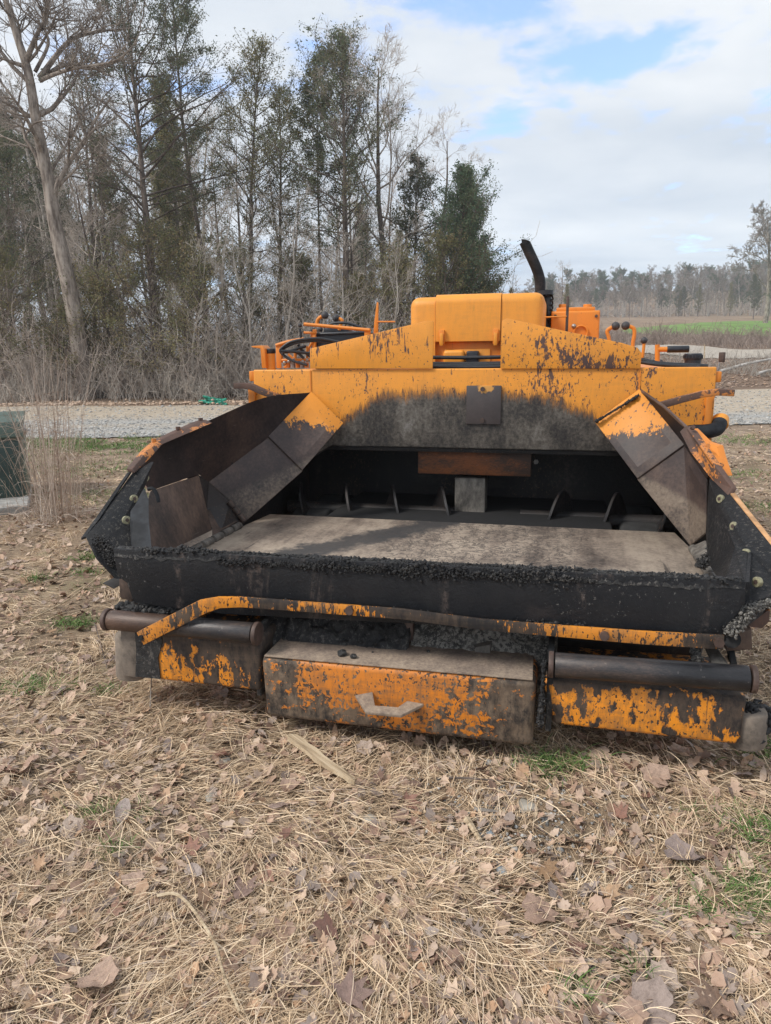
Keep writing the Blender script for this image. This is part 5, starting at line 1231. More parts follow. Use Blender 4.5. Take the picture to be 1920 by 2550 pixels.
# wheels behind
def wheel(x, y, r_, w):
    wv_ = empty('wheel'); wv_.parent = PV
    bm = bmesh.new(); add_tube(bm, [(x - w / 2, y, r_ + .17), (x + w / 2, y, r_ + .17)], r_, 40); ty = finish(bm, 'tyre', M['tire'], wv_, .03, 3)
    s = 1 if x > 0 else -1
    tube('rim', [(x + s * w / 2, y, r_ + .17), (x + s * (w / 2 + .012), y, r_ + .17)], r_ * .55, M['trim'], wv_, 24)
for s in (-1, 1):
    wheel(s * .98, 3.35, .43, .34); wheel(s * .97, 1.95, .0 + .20, .24); wheel(s * .97, 2.42, .20, .24)
box('screed', (-1.25, 4.25, .20), (1.25, 4.7, .55), M['brown'], PV, .01)
box('rear_platform', (-1.25, 4.0, .70), (1.25, 4.5, .76), M['trim'], PV, .01)

# asphalt crumbs lying on the push block
GC = 'asphalt crumbs on the push block'
def crumb(px, py, r_, seed, label, zoff=0.):
    rg = random.Random(seed); bm = bmesh.new(); bmesh.ops.create_icosphere(bm, subdivisions=2, radius=r_)
    for v in bm.verts: v.co *= 1 + .28 * mnoise.noise(v.co / r_ * 1.6 + Vector((seed, 0, 0))) + rg.uniform(-.05, .05); v.co.z *= .7
    o = finish(bm, 'asphalt_crumb', M['crust'], None, 0, smooth_=False)
    c = UZ(px, py, bl_[0].z + (bl_[1].z - bl_[0].z) * (px - 660) / 670 + .006 + r_ * .55)
    m_ = PV.matrix_basis if False else Matrix.Translation((X0, Y0, MZ)) @ Matrix.Rotation(-YAW, 4, 'Z'); o.location = m_ @ c
    tag(o, label, 'asphalt lump', GC)
crumb(851, 1626, .017, 1, 'largest black asphalt crumb on the left half of the push block'); crumb(880, 1634, .012, 2, 'second asphalt crumb, just right of the largest one')
crumb(1066, 1622, .007, 3, 'tiny asphalt crumb near the centre pin of the block'); crumb(928, 1624, .004, 4, 'tiny rusty crumb left of the centre pin')

# ------------------------------------------------------------------ utility box, concrete pad
PAD = empty('utility_box', (-3.93, 6.75, tz(-3.93, 6.75) - .02), R(24))
tag(PAD, 'green metal utility transformer box at the left edge on a concrete pad', 'utility box')
M['green'] = plain('green_enamel', (.075, .115, .095), .42, 0, .18, 5, .05); M['green_d'] = plain('green_shade_and_seam', (.028, .055, .05), .45, 0, .15, 5, .05)  # darker copy puts the front face's shade into the colour; also the side seam
bm = bmesh.new(); add_plate(bm, [(-.45, 0, .04), (-.45, -.30, .04), (-.45, -.26, .70), (-.45, -.20, .76), (-.45, .35, .80), (-.45, .42, .76), (-.45, .42, .04)], .86, (1, 0, 0)); ub = finish(bm, 'cabinet', M['green'], PAD, .012, 3)
bm = bmesh.new(); add_plate(bm, [(-.47, -.33, .64), (-.47, -.29, .78), (-.47, .46, .83), (-.47, .46, .78), (-.47, -.26, .73), (-.47, -.30, .62)], .90, (1, 0, 0)); finish(bm, 'lid', M['green'], PAD, .006)
bm = bmesh.new(); add_plate(bm, [(.4125, -.12, .70), (.4125, -.10, .70), (.4125, .40, .12), (.4125, .38, .12)], .004, (1, 0, 0)); finish(bm, 'side_seam', M['green_d'], PAD, 0)
lt = tube('latch', [(.40, -.16, .76), (.43, -.16, .70)], .022, M['steel'], PAD, 10); box('padlock', (.415, -.20, .64), (.45, -.13, .70), M['steel'], lt, .006)
box('front_door', (-.42, -.315, .08), (.38, -.303, .60), M['green_d'], PAD, .004)  # shaded front face, painted as a darker green panel
M['warn'] = plain('faded_sticker', (.30, .12, .10), .6, 0, .3, 20); box('warning_sticker', (.411, .10, .30), (.414, .20, .42), M['warn'], PAD, 0)
bm = bmesh.new(); add_box(bm, (-.65, -.62, -.05), (.55, .60, .07)); M['concrete'] = plain('concrete', (.33, .32, .30), .9, 0, .25, 12, .5)
pd = finish(bm, 'concrete_pad', M['concrete'], None, .015); pd.location = (-3.98, 6.55, tz(-3.98, 6.55) - .02); pd.rotation_euler = (0, 0, R(24)); tag(pd, 'pale concrete pad under the green utility box', 'concrete pad')

# ------------------------------------------------------------------ dry grass stems
def straw_cols(name, cols, rough=.7):
    n = NT(name); t = n.attr('tint'); n.set('Base Color', n.ramp(t, [(i / (len(cols) - 1), c) for i, c in enumerate(cols)])); n.set('Roughness', rough); n.set('Specular IOR Level', .3); return n.mat
M['straw'] = straw_cols('dry_straw', [(.20, .14, .095), (.40, .285, .185), (.64, .47, .305), (.84, .67, .47), (.52, .41, .33)])
M['stem'] = straw_cols('dead_stems', [(.26, .19, .15), (.42, .335, .27), (.56, .48, .41)])
M['grass'] = straw_cols('green_blades', [(.06, .12, .035), (.11, .20, .05), (.20, .27, .09)])
def ribbons(base, ang, elev, length, width, bend, sag, tint, roll=None, npt=5, side=None):
    """vectorised curved blades: base (n,3); returns V,F,tint"""
    n = len(base); t = np.linspace(0, 1, npt)[None, :]
    dx, dy = np.cos(ang), np.sin(ang)
    s = t * length[:, None]
    lat = bend[:, None] * s * t; h = np.sin(elev)[:, None] * s - sag[:, None] * s * t
    f = np.cos(elev)[:, None] * s
    X = base[:, 0:1] + dx[:, None] * f - dy[:, None] * lat; Y = base[:, 1:2] + dy[:, None] * f + dx[:, None] * lat; Z = base[:, 2:3] + h
    if roll is None: roll = np.zeros(n)
    w = width[:, None] * (1 - .72 * t ** 2) * .5
    wx = -dy[:, None] * np.cos(roll)[:, None] * w; wy = dx[:, None] * np.cos(roll)[:, None] * w; wz = np.sin(roll)[:, None] * w
    A = np.stack([X + wx, Y + wy, Z + wz], -1); B = np.stack([X - wx, Y - wy, Z - wz], -1)
    V = np.stack([A, B], 2).reshape(-1, 3)
    b = (np.arange(n) * npt * 2)[:, None] + (np.arange(npt - 1) * 2)[None]
    Fc = np.stack([b, b + 1, b + 3, b + 2], -1).reshape(-1, 4)
    return V, Fc, np.repeat(tint, npt * 2)
nr = np.random.RandomState(11)
def under_machine(x, y):
    mx = (x - X0) * cyw - (y - Y0) * syw; my = (x - X0) * syw + (y - Y0) * cyw
    return (np.abs(mx) < 1.2) & (my > .55) & (my < 4.6)
def sample(n, y0, y1, pad=1.25, lo=-1e9, hi=1e9):
    y = y0 * (y1 / y0) ** nr.rand(n); x = nr.uniform(-1, 1, n) * (.60 * y + pad); k = ~under_machine(x, y) & (x > lo) & (x < hi)
    return x[k], y[k]
def flow(x, y): return 6.283 * vnoise(x, y, .9, 21) * 1.3 + 2.5 * vnoise(x, y, 3.1, 22)
parts = []
# lying straw mat
x, y = sample(185000, .8, 12.2); dens = vnoise(x, y, 1.6, 31) * .6 + vnoise(x, y, 5, 32) * .5; leafy = smooth(2.6, 3.6, y) * smooth(-.12, -.3, x / y) * .55 + smooth(3.2, 6, y) * .35; k = nr.rand(len(x)) < np.clip(dens * 2.2 - .5 - leafy, .06, 1) ; x, y = x[k], y[k]; n = len(x)
sc_ = .8 + .05 * y
parts.append(ribbons(np.stack([x, y, ground_z(x, y) + nr.rand(n) ** 2 * .022 + .002], -1), flow(x, y) + nr.normal(0, .75, n), nr.uniform(-.02, .22, n), nr.gamma(3, .032, n) * sc_ + .02, nr.uniform(.0010, .0030, n) * (.7 + .13 * y), nr.normal(0, .45, n), nr.uniform(.05, .35, n), np.clip(nr.normal(.5, .22, n), 0, 1), nr.normal(0, .5, n)))
# fine thatch
x, y = sample(105000, .8, 9); n = len(x)
parts.append(ribbons(np.stack([x, y, ground_z(x, y) + .002], -1), nr.uniform(0, 6.28, n), nr.uniform(0, .25, n), nr.uniform(.02, .07, n) * (.8 + .06 * y), nr.uniform(.001, .0024, n) * (.7 + .12 * y), nr.normal(0, .8, n), nr.uniform(.1, .4, n), nr.uniform(0, .6, n), nr.normal(0, .5, n), 3))
V, Fc = merge([p[:2] for p in parts]); o = link('dry_grass', np_mesh('dry_grass', V, Fc, {'tint': np.concatenate([p[2] for p in parts])}), M['straw']); tag(o, 'matted straw coloured dry grass covering the ground', kind='stuff')
# tufts: clumps bending over
parts = []
x, y = sample(1200, .95, 9); keep = vnoise(x, y, 1.2, 41) > .38; x, y = x[keep], y[keep]
per = 42; n = len(x) * per; X = np.repeat(x, per) + nr.normal(0, .022, n); Y = np.repeat(y, per) + nr.normal(0, .022, n); main = np.repeat(flow(x, y), per)
parts.append(ribbons(np.stack([X, Y, ground_z(X, Y)], -1), main + nr.normal(0, .55, n), nr.uniform(.1, .95, n), nr.uniform(.06, .21, n) * (.8 + .05 * Y), nr.uniform(.0010, .0028, n) * (.7 + .12 * Y), nr.normal(0, .35, n), nr.uniform(.35, .95, n), np.clip(nr.normal(.62, .2, n), 0, 1), nr.normal(0, .6, n), 6))
V, Fc = merge([p[:2] for p in parts]); o = link('grass_tufts', np_mesh('grass_tufts', V, Fc, {'tint': parts[0][2]}), M['straw']); tag(o, 'bent tufts of dead grass scattered through the litter', kind='stuff')
# green grass patches
gp = []
def green_patch(cx, cy, rx, ry, cnt, h=.05, wm=1.0):
    X = cx + nr.normal(0, rx, cnt); Y = cy + nr.normal(0, ry, cnt); k = vnoise(X, Y, 3.3, 51) > .30; X, Y = X[k], Y[k]; n = len(X); h = h * 1.25
    gp.append(ribbons(np.stack([X, Y, ground_z(X, Y) + .004], -1), nr.uniform(0, 6.28, n), nr.uniform(.5, 1.4, n), nr.uniform(.5, 1.3, n) * h, nr.uniform(.002, .004, n) * wm, nr.normal(0, .5, n), nr.uniform(.1, .6, n), nr.uniform(0, 1, n), nr.normal(0, .6, n), 4))
def gpt(px, py):
    v = ray(px, py); t = -CAMZ / v.z; return v.x * t, v.y * t
for px, py, rx, ry, cnt, h, wm in [(250, 1105, 1.1, .35, 2600, .07, 2.6), (330, 1120, .8, .3, 1500, .07, 2.6), (180, 1120, .8, .3, 1500, .07, 2.6), (300, 1165, .8, .3, 1200, .06, 2.2), (260, 1240, .5, .2, 600, .05, 1.8), (220, 1385, .05, .03, 140, .06, 1.3), (215, 1425, .06, .04, 120, .05, 1.3),
        (215, 1555, .05, .04, 120, .05, 1.2), (175, 1560, .06, .04, 120, .05, 1.2), (75, 1725, .10, .05, 220, .06, 1.1), (280, 1735, .04, .02, 90, .05, 1.), (1400, 1915, .07, .03, 260, .06, 1), (250, 2045, .04, .02, 80, .045, .8), (365, 2043, .02, .02, 60, .04, .8), (290, 2135, .025, .015, 60, .04, .8),
        (1860, 1270, .4, .15, 500, .06, 1.8), (1890, 1100, .8, .3, 900, .07, 2.4), (1840, 1180, .4, .2, 400, .06, 2), (1880, 1870, .08, .05, 220, .05, 1.), (1900, 2080, .06, .05, 200, .05, .9), (1800, 2230, .05, .03, 160, .05, .8), (1850, 2270, .08, .03, 260, .05, .8), (1900, 2220, .05, .04, 180, .05, .8), (1440, 2455, .02, .015, 60, .05, .8), (1590, 2400, .02, .02, 60, .05, .8), (20, 1100, .5, .3, 500, .07, 2.4), (90, 1440, .05, .04, 100, .05, 1.2), (20, 1390, .08, .06, 160, .06, 1.2), (1750, 2040, .05, .03, 60, .04, .8)]:
    cx, cy = gpt(px, py); green_patch(cx, cy, rx, ry, cnt, h, wm)
V, Fc = merge([p[:2] for p in gp]); o = link('green_grass', np_mesh('green_grass', V, Fc, {'tint': np.concatenate([p[2] for p in gp])}), M['grass']); tag(o, 'short green grass sprouting in patches', kind='stuff')
# tall dry clump at the left
def clump(name, px, D, n, top_h, spread, label, seed, mat='stem', wid=.006, cat='plant', lean=0.):
    q = np.random.RandomState(seed); x0 = WX(px, D); z0 = tz(x0, D)
    b = np.stack([q.normal(0, spread, n), q.normal(0, spread, n), np.zeros(n) - .02], -1)
    ang = q.uniform(0, 6.28, n); el = np.clip(q.normal(1.38, .13, n), .7, 1.57)
    r1 = ribbons(b, ang, el, q.uniform(.4, 1.0, n) * top_h, q.uniform(.6, 1.2, n) * wid, q.normal(0, .10, n), q.uniform(.0, .14, n), q.rand(n), q.normal(0, 1, n), 7)
    m2 = n * 2; j = q.randint(0, n, m2); tt = q.uniform(.45, .95, m2); V1 = r1[0].reshape(n, 7, 2, 3).mean(2); bb = V1[j, (tt * 6).astype(int)]
    r2 = ribbons(bb, q.uniform(0, 6.28, m2), q.uniform(.3, 1.4, m2), q.uniform(.08, .30, m2) * top_h, np.full(m2, wid * .45), q.normal(0, .4, m2), q.uniform(.1, .9, m2), q.rand(m2), q.normal(0, 1, m2), 5)
    m3 = int(n * .9); b3 = np.stack([q.normal(0, spread * 1.6, m3), q.normal(0, spread * 1.6, m3), np.zeros(m3)], -1)
    r3 = ribbons(b3, q.uniform(0, 6.28, m3), q.uniform(.15, .9, m3), q.uniform(.3, .7, m3), np.full(m3, wid * .7), q.normal(0, .3, m3), q.uniform(.4, 1.1, m3), q.rand(m3), q.normal(0, 1, m3), 6)
    V, Fc = merge([r1[:2], r2[:2], r3[:2]]); V[:, 2] = np.maximum(V[:, 2], -.02)
    o = link(name, np_mesh(name, V, Fc, {'tint': np.concatenate([r1[2], r2[2], r3[2]])}), M[mat]); o.location = (x0, D, z0); tag(o, label, cat); return o
clump('dry_grass_clump', 138, 5.75, 95, 1.75, .10, 'tall clump of dry reddish grass stems right of the green utility box', 61, wid=.007)
clump('dry_grass_clump', 108, 6.1, 70, 2.0, .08, 'paler taller grass stems rising directly beside the utility box', 62, wid=.007)
clump('dry_grass_clump', 40, 5.4, 22, .75, .20, 'low arching dry grass in front of the utility box', 63, wid=.005)
clump('weed_stalks', 190, 6.6, 26, 1.0, .08, 'few thin dark weed stalks slanting right beside the grass clump', 64, wid=.006)

# ------------------------------------------------------------------ fallen leaves
def leaf_mesh(kind, seed):
    rg = random.Random(seed)
    if kind == 'maple': rs = [1, .55, .95, .62, .50, .85, .48, .40, .30, .18, .30, .40, .48, .85, .50, .62, .95, .55]
    elif kind == 'oak': rs = [1, .62, .80, .42, .72, .36, .58, .30, .42, .20, .42, .30, .58, .36, .72, .42, .80, .62]
    elif kind == 'sycamore': rs = [1, .80, .92, .74, .70, .86, .66, .62, .52, .28, .52, .62, .66, .86, .70, .74, .92, .80]
    else: rs = [1, .72, .56, .46, .42, .42, .46, .56, .72, .85, .72, .56, .46, .42, .42, .46, .56, .72]
    n = len(rs); V = [(0, 0, 0)]; curl = rg.uniform(-.5, .9); tw = rg.uniform(-.5, .5); fold = rg.uniform(0, .55)
    def zz(x, y): return curl * .35 * (x * x + y * y) + tw * .3 * x * y + fold * .35 * abs(y) + .08 * math.sin(x * 5 + seed) * math.cos(y * 6)
    for ring in (.5, 1.0):
        for i, r_ in enumerate(rs):
            a_ = 2 * math.pi * i / n; rr2 = (r_ if ring == 1 else (r_ * .5 + .12)) * (ring if ring == 1 else .9) * rg.uniform(.93, 1.07)
            x, y = rr2 * math.cos(a_), rr2 * math.sin(a_); V.append((x, y, zz(x, y) + (rg.uniform(-.06, .08) if ring == 1 else 0)))
    F3 = []
    for i in range(n):
        j = (i + 1) % n; F3 += [(0, 1 + i, 1 + j), (1 + i, 1 + n + i, 1 + n + j), (1 + i, 1 + n + j, 1 + j)]
    st = len(V); V += [(-.2, .012, .0), (-.2, -.012, 0), (-.85, .008, .05 + .1 * rg.random())]; F3.append((st, st + 1, st + 2))
    return np.array(V), np.array(F3)
def leaf_mat(name, cols):
    n = NT(name); r_ = n.rnd(); a_ = n.attr('tint')
    c = n.ramp(n.m('FRACT', n.m('ADD', r_, a_)), [(i / (len(cols) - 1), q) for i, q in enumerate(cols)])
    f = n.noise(4, 5, .7); c = n.mix(n.m('MULTIPLY', n.step(f, .4, .7), .45), c, (.08, .055, .045)); n.set('Base Color', c); n.set('Roughness', .6); n.set('Specular IOR Level', .35); n.bump(f, .3, .05); return n.mat
LC = {'maple': ('lobed brown maple leaf lying on the dry grass', [(.16, .08, .06), (.32, .17, .125), (.46, .29, .21), (.20, .14, .125)]),
      'oak': ('tan deeply lobed oak leaf lying on the dry grass', [(.27, .165, .09), (.42, .26, .15), (.52, .36, .23), (.22, .14, .10)]),
      'sycamore': ('broad pale brown sycamore leaf lying on the dry grass', [(.36, .24, .18), (.54, .39, .30), (.64, .50, .39), (.28, .215, .19)]),
      'oval': ('narrow curled grey brown leaf lying on the dry grass', [(.17, .13, .12), (.30, .225, .195), (.40, .335, .30), (.25, .155, .12)])}
LM = {}; 
for k_, (lb, cols) in LC.items():
    M['leaf_' + k_] = leaf_mat('leaf_' + k_, cols); LM[k_] = []
    for s_ in range(5):
        V, F3 = leaf_mesh(k_, s_ * 7 + len(k_)); me = np_mesh('fallen_leaf', V, F3, {'tint': np.zeros(len(V))}, True); me.materials.append(M['leaf_' + k_]); LM[k_].append(me)
rg = random.Random(3)
def put_leaf(k_, x, y, size, rz=None, tilt=.3, zo=.012, label=None):
    me = rg.choice(LM[k_]); o = bpy.data.objects.new('fallen_leaf', me); COL.objects.link(o)
    o.location = (x, y, float(ground_z(x, y)) + zo); o.rotation_euler = (rg.gauss(0, tilt), rg.gauss(0, tilt), rg.uniform(0, 6.28) if rz is None else rz); o.scale = (size,) * 3
    a_ = x / y; zx = ['at far left', 'left of centre', 'at centre', 'right of centre', 'at far right'][int(np.searchsorted([-.33, -.11, .11, .33], a_))]
    zy = ['at the very bottom', 'in the near foreground', 'midway to the paver', 'just before the bumpers', 'beside the bumpers', 'out beyond the bumpers'][int(np.searchsorted([1.2, 1.5, 1.85, 2.2, 2.9], y))]
    sz_ = 'small' if size < .033 else ('medium' if size < .043 else 'large')
    gl = '%s %s lying %s %s' % (sz_, {'maple': 'brown maple leaf', 'oak': 'tan lobed oak leaf', 'sycamore': 'broad pale leaf', 'oval': 'narrow curled leaf'}[k_], zy, zx)
    tag(o, label or gl, 'leaf', {'maple': 'brown maple leaves', 'oak': 'tan oak leaves', 'sycamore': 'broad sycamore leaves', 'oval': 'curled grey brown leaves'}[k_]); return o
hero = [(240, 2460, 'sycamore', .058, 'broad pinkish leaf near the bottom left of the ground'), (600, 2230, 'maple', .055, 'pointed red brown maple leaf in the middle left foreground'), (1330, 2280, 'sycamore', .058, 'long crumpled brown leaf in the middle right foreground'), (1640, 1960, 'sycamore', .06, 'large pale leaf below the right bumper'), (1680, 2140, 'sycamore', .06, 'wide pale folded leaf at right'), (1510, 2245, 'oak', .045, 'light tan pointed leaf right of centre'), (1360, 2170, 'oak', .05, 'tan oak leaf with deep lobes near centre right'), (1575, 2160, 'oak', .05, 'orange tan oak leaf at right'), (1640, 2510, 'sycamore', .066, 'very large leaf at the bottom right edge'), (870, 2500, 'maple', .06, 'reddish leaf cluster at bottom centre'), (310, 2055, 'oval', .05, 'curved brown leaf standing in the straw at left'), (820, 2330, 'maple', .045, 'purple brown leaf left of centre'), (135, 2010, 'oak', .04, 'orange lobed leaf at left'), (1200, 1935, 'maple', .04, 'grey curled leaf below the push block'), (1790, 2500, 'oak', .07, 'tan lobed leaf in the bottom right corner'), (150, 1600 + 140, 'oval', .05, 'dark upright leaf left of the left bumper'), (1500, 1900, 'sycamore', .05, 'tan leaf in the shade under the right bumper'), (560, 1905, 'maple', .045, 'dark red leaf below the left bumper'), (1700, 1900, 'sycamore', .055, 'pale leaf close in front of the right bumper')]
for px, py, k_, s_, lb in hero:
    x, y = gpt(px, py); put_leaf(k_, x, y, s_, None, .22, .022, lb)
cand = []
for _ in range(278):
    y = .95 * (5.6 / .95) ** rg.random(); x = rg.uniform(-1, 1) * (.58 * y + .1)
    if under_machine(np.array([x]), np.array([y]))[0]: continue
    k_ = rg.choices(['maple', 'oak', 'sycamore', 'oval'], [4, 3, 2, 3])[0]
    put_leaf(k_, x, y, rg.uniform(.021, .045) * (1.0 if y < 3 else 1.15), None, .3, rg.uniform(.006, .02))
# many smaller leaves and fragments, past counting
Vs, Fs, Ts = [], [], []; oo = 0
protos = {k_: [leaf_mesh(k_, s_ + 3) for s_ in range(4)] for k_ in LC}
mats_idx = []
x, y = sample(31000, .9, 24); 
for i in range(len(x)):
    if 11.9 < y[i] < 19.5 and x[i] / y[i] < .3: continue
    k_ = rg.choice(list(LC)); V, F3 = rg.choice(protos[k_]); s = rg.uniform(.008, .028) * (1 if y[i] < 4 else 1.25)
    a_ = rg.uniform(0, 6.28); ca, sa = math.cos(a_), math.sin(a_); tx, ty = rg.gauss(0, .45), rg.gauss(0, .45)
    W_ = np.stack([(V[:, 0] * ca - V[:, 1] * sa) * s, (V[:, 0] * sa + V[:, 1] * ca) * s, V[:, 2] * s + (V[:, 0] * tx + V[:, 1] * ty) * s], -1)
    W_ += np.array([x[i], y[i], 0]); W_[:, 2] += ground_z(x[i], y[i]) + .006 + rg.random() * .01
    Vs.append(W_); Fs.append(F3 + oo); oo += len(V); Ts.append(np.full(len(V), rg.random()))
M['leaf_mix'] = leaf_mat('leaf_mixed', [(.19, .115, .085), (.44, .29, .21), (.62, .46, .34), (.30, .24, .21), (.52, .32, .19)])
for _ in range(5000):
    yy_ = rg.uniform(26.5, 37); xx_ = rg.uniform(.2, .62) * yy_; k_ = rg.choice(list(LC)); V, F3 = rg.choice(protos[k_]); s = rg.uniform(.03, .09); W_ = V * s; W_[:, 2] += rg.uniform(-.4, .6) * W_[:, 0]; W_ += np.array([xx_, yy_, tz(xx_, yy_) + .02]); Vs.append(W_); Fs.append(F3 + oo); oo += len(V); Ts.append(np.full(len(V), rg.random()))
o = link('leaf_litter', np_mesh('leaf_litter', np.concatenate(Vs), np.concatenate(Fs), {'tint': np.concatenate(Ts)}, True), M['leaf_mix']); tag(o, 'small dead leaves and leaf scraps among the grass', kind='stuff')

M['dusty_log'] = bark_mat('bleached_wood', (.32, .30, .28), (.60, .57, .53), 6)
# ------------------------------------------------------------------ sticks, boards, stones, rubbish
def stick(name, pts, r_, mat, label, cat, k=7, taper=.4, group=None):
    n = len(pts); P = bez([Vector(p) for p in pts], 4); rads = [r_ * (1 - taper * i / (len(P) - 1)) for i in range(len(P))]
    o = tube(name, P, r_, M[mat], None, k, rads); tag(o, label, cat, group); return o
M['wood'] = steel('weathered_wood', [(.36, (.16, .115, .075)), (.46, (.42, .32, .21)), (.56, (.60, .48, .33)), (.75, (.74, .64, .48))], 3, (1.2, 24, 4), 2, .8, 140, .6, .2)
a_ = Vector((*gpt(722, 1868), .048)); b_ = Vector((*gpt(884, 1982), .040)); dv = (b_ - a_).normalized(); pv = Vector((-dv.y, dv.x, 0))
prof_ = [(0, .004), (.04, .016), (.12, .020), (.25, .021), (.38, .017), (.5, .018), (.65, .014), (.75, .015), (.88, .010), (.95, .011), (1, .002)]
L_ = (b_ - a_).length; bm = bmesh.new(); up1 = []; dn1 = []
for i, (t, w) in enumerate(prof_): up1.append(Vector((t * L_, w * (1 + .2 * math.sin(i * 3.7)), .0))); dn1.append(Vector((t * L_, -w * (1 + .25 * math.cos(i * 5.1)), 0)))
add_plate(bm, up1 + dn1[::-1], .014, (0, 0, 1)); bmesh.ops.subdivide_edges(bm, edges=bm.edges[:], cuts=2, use_grid_fill=True)
for v in bm.verts: v.co += Vector((0, 0, 1)) * mnoise.noise(Vector((v.co.x * 8, v.co.y * 160, 1))) * .006 * (1 if v.co.z > .005 else .2)
o = finish(bm, 'wood_board', M['wood'], None, 0, ang=30); o.location = a_; o.rotation_euler = (0, R(1.5), math.atan2(dv.y, dv.x)); tag(o, 'splintered weathered wood board lying below the push block', 'wood board')
G = lambda px, py, z=.02: Vector((*gpt(px, py), z))
stick('straw_stalk', [G(395, 2265, .04), G(440, 2265, .045), G(480, 2300, .045), G(535, 2385, .045), G(560, 2470, .045), G(600, 2560, .04)], .0042, 'straw_wood' if 'straw_wood' in M else 'wood', 'long curved tan stalk lying in the left foreground', 'stalk', 6, .3)
stick('wood_chip', [G(1162, 2055, .02), G(1196, 2108, .02)], .011, 'wood', 'short split wood chip in the foreground right of centre', 'wood chip', 5, .5)
stick('wood_chip', [G(1180, 2030, .02), G(1240, 2036, .02)], .008, 'bark_pale', 'thin brown bark chip just above the split wood chip', 'wood chip', 5, .5)
stick('twig', [G(80, 1560, .04), G(180, 1510, .05), G(290, 1440, .10)], .004, 'wood', 'long thin straw coloured stem pointing at the left end of the apron', 'twig')
stick('twig', [G(236, 1560, .02), G(250, 1610, .03), G(268, 1680, .03)], .003, 'bark_dark', 'thin dark twig beside the left bumper end', 'twig')
# the stem runs up from the ground in front of the left bumper
stick('twig', [G(374, 1795, .02), G(382, 1760, .10), G(392, 1700, .17), G(393, 1690, .20)], .0022, 'bark_pale', 'thin upright stem before the left bumper', 'twig')
stick('twig', [G(1100, 1870 + 80, .02), G(1180, 1960, .03), G(1300, 1965, .02)], .004, 'bark_dark', 'dark twig lying right of the wood board', 'twig')
# pale logs on the bank
for i, (q0, q1, r_, lb) in enumerate([((1790, 940), (1925, 893), .07, 'long pale fallen log lying on the bank at right'), ((1888, 930), (1935, 922), .06, 'short pale log end at the right edge of the bank'), ((1700, 938), (1790, 930), .05, 'thin dark branch beside the pale log')]):
    Dl = [30.5, 29.5, 29][i]; A_ = Wp(q0[0], q0[1], Dl); B_ = Wp(q1[0], q1[1], Dl + 1.0); A_.z = max(A_.z, tz(A_.x, A_.y) + .05); B_.z = max(B_.z, tz(B_.x, B_.y) + .06)
    mid = (A_ + B_) / 2 + Vector((0, 0, .05)); stick('fallen_log', [A_, mid, B_], r_, 'dusty_log', lb, 'log', 8, .35)
# survey stake on the far verge
o = stick('wooden_stake', [Wp(1754, 893, 33), Wp(1755, 858, 33)], .03, 'wood', 'thin wooden stake on the bank behind the filler cap', 'stake', 5, .1)
# green tangled netting on the far verge
M['net'] = plain('green_netting', (.03, .28, .19), .7, 0, .4, 10, .3)
rgn = random.Random(8); bm = bmesh.new(); cn = Wp(527, 982, 20.6); cn.z = tz(cn.x, cn.y) + .03
for i in range(16):
    p = Vector((rgn.gauss(0, .13), rgn.gauss(0, .10), abs(rgn.gauss(.04, .03)))); add_tube(bm, bez([p] + [p + Vector((rgn.gauss(0, .16), rgn.gauss(0, .10), max(-.02, rgn.gauss(.03, .05)))) for _ in range(4)], 4), rgn.uniform(.018, .04), 6)
o = finish(bm, 'green_netting', M['net'], None); o.location = cn; tag(o, 'crumpled green plastic netting at the far side of the gravel road', 'netting')
# stones: the larger ones are things, gravel scatter is one object
M['stone'] = plain('pale_stone', (.36, .33, .28), .85, 0, .3, 9, .6); M['stone_blue'] = plain('blue_grey_stone', (.27, .31, .34), .8, 0, .25, 9, .6)
def stone(px, py, r_, mat, label, sq=.55, seed=0):
    bm = bmesh.new(); bmesh.ops.create_icosphere(bm, subdivisions=2, radius=r_)
    for v in bm.verts: v.co *= 1 + .35 * mnoise.noise(v.co / r_ * .9 + Vector((seed * 3.1, 0, 0))); v.co.z *= sq
    o = finish(bm, 'stone', M[mat], None, 0, ang=40); x, y = gpt(px, py); o.location = (x, y, float(ground_z(x, y)) + r_ * .25); tag(o, label, 'stone', 'stones in the foreground grass')
stone(528, 2004, .021, 'stone', 'smooth pale stone left of the wood board'); stone(1250, 2170, .017, 'stone_blue', 'blue grey stone in the foreground right of centre', .6, 2)
stone(1310, 2010, .028, 'stone', 'flat tan stone on the bare gravelly patch', .4, 3); stone(1220, 2080, .010, 'stone_blue', 'small pale pebble near the split wood chip', .6, 4); stone(920, 2040, .022, 'stone', 'tan rock half buried at centre of the foreground', .5, 5)
stone(1122, 2065, .009, 'stone_blue', 'tiny grey pebble left of the split wood chip', .6, 6); stone(562, 1905, .018, 'stone', 'pale stone under the left edge of the push block', .6, 7)
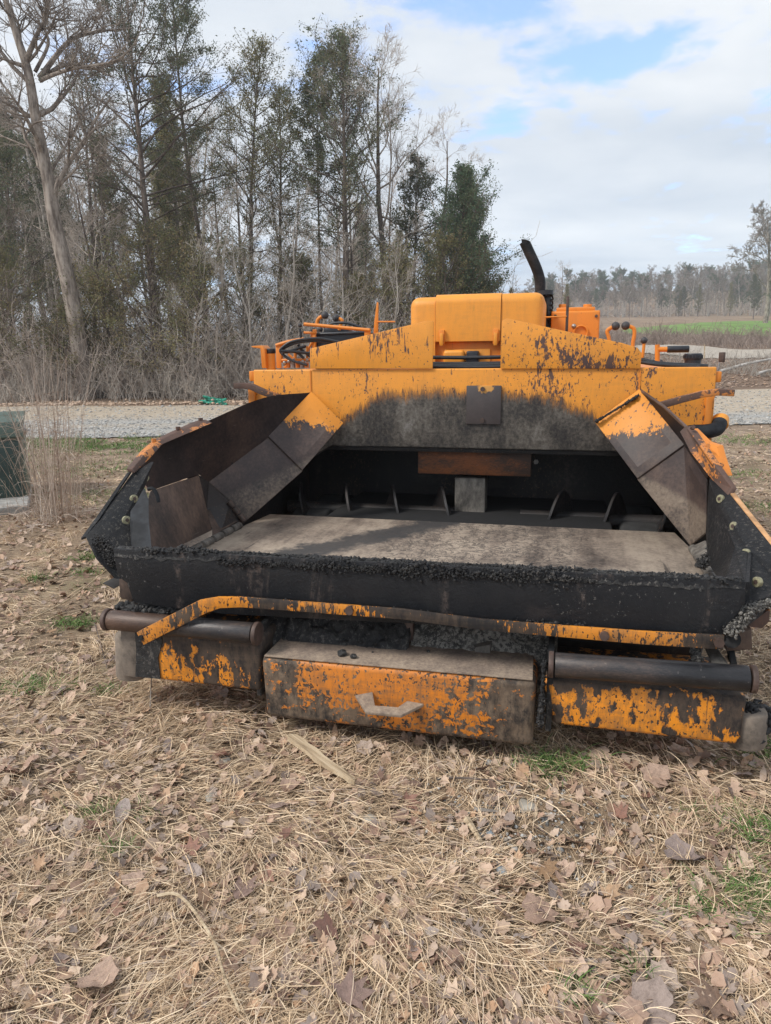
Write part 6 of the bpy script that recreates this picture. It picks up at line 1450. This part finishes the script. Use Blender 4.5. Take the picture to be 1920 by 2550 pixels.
def pebbles(name, n, region, size, mat, label, seed):
    q = np.random.RandomState(seed); base_ = np.array([[1, 0, 0], [-1, 0, 0], [0, 1, 0], [0, -1, 0], [0, 0, 1], [0, 0, -.6]], float); fc = np.array([[0, 2, 4], [2, 1, 4], [1, 3, 4], [3, 0, 4], [2, 0, 5], [1, 2, 5], [3, 1, 5], [0, 3, 5]])
    x, y = region(q, n); n = len(x); S = (q.gamma(3, size / 3, n)[:, None, None]) * q.uniform(.6, 1.2, (n, 6, 3)); V = base_[None] * S; V[:, :, 2] *= .6
    a_ = q.uniform(0, 6.28, n); X = V[:, :, 0] * np.cos(a_)[:, None] - V[:, :, 1] * np.sin(a_)[:, None]; Y = V[:, :, 0] * np.sin(a_)[:, None] + V[:, :, 1] * np.cos(a_)[:, None]
    V = np.stack([X + x[:, None], Y + y[:, None], V[:, :, 2] + (terrain(x, y) + (.024 if size > .015 else .004) + (ground_z(x, y) - terrain(x, y)) * (size < .015))[:, None]], -1)
    Fc = (fc[None] + (np.arange(n) * 6)[:, None, None]).reshape(-1, 3)
    o = link(name, np_mesh(name, V.reshape(-1, 3), Fc, {'tint': np.repeat(q.rand(n), 6)}), mat); tag(o, label, kind='stuff')
M['pebble'] = straw_cols('gravel_stones', [(.15, .15, .145), (.27, .265, .255), (.38, .375, .36), (.52, .51, .49), (.36, .30, .23)], .85)
def reg_road(q, n):
    y = 11.6 + 14 * q.rand(n) ** 2.0; x = q.uniform(-.62, .62, n) * y; k = road_mask(x, y); return x[k], y[k]
pebbles('road_gravel', 24000, reg_road, .020, M['pebble'], 'loose grey gravel stones on the road', 5)
def reg_near(q, n):
    c = gpt(1280, 2030); x = q.normal(c[0], .20, n); y = q.normal(c[1], .16, n); return x, y
pebbles('fine_gravel', 900, reg_near, .0055, M['pebble'], 'fine pale pebbles on the bare patch in the foreground', 6)
# brush pile line of leaves and roots along the far verge
lumps('verge_litter', [(-13, 20.9, .02), (-4, 20.9, .02), (3, 21.2, .02)], 1600, (.4, .33, .04), .07, M['leaf_mix'], None, 40, .5)
tag(bpy.data.objects['verge_litter'], 'rough line of leaf and root litter along the far verge', kind='stuff')

# ------------------------------------------------------------------ haze
hm_ = bpy.data.materials.new('haze_air'); hm_.use_nodes = True; hn = hm_.node_tree; hn.nodes.clear()
ho = hn.nodes.new('ShaderNodeOutputMaterial'); hv = hn.nodes.new('ShaderNodeVolumePrincipled'); hn.links.new(hv.outputs[0], ho.inputs['Volume'])
hv.inputs['Color'].default_value = (.88, .93, 1, 1); hv.inputs['Density'].default_value = .0009; hv.inputs['Anisotropy'].default_value = .2
bm = bmesh.new(); add_box(bm, (-300, -60, -6), (340, 380, 75)); bmesh.ops.recalc_face_normals(bm, faces=bm.faces); me = bpy.data.meshes.new('haze'); bm.to_mesh(me); bm.free()
tag(link('haze', me, hm_), 'thin pale air haze over the whole place', kind='stuff')
scene.cycles.volume_bounces = 1
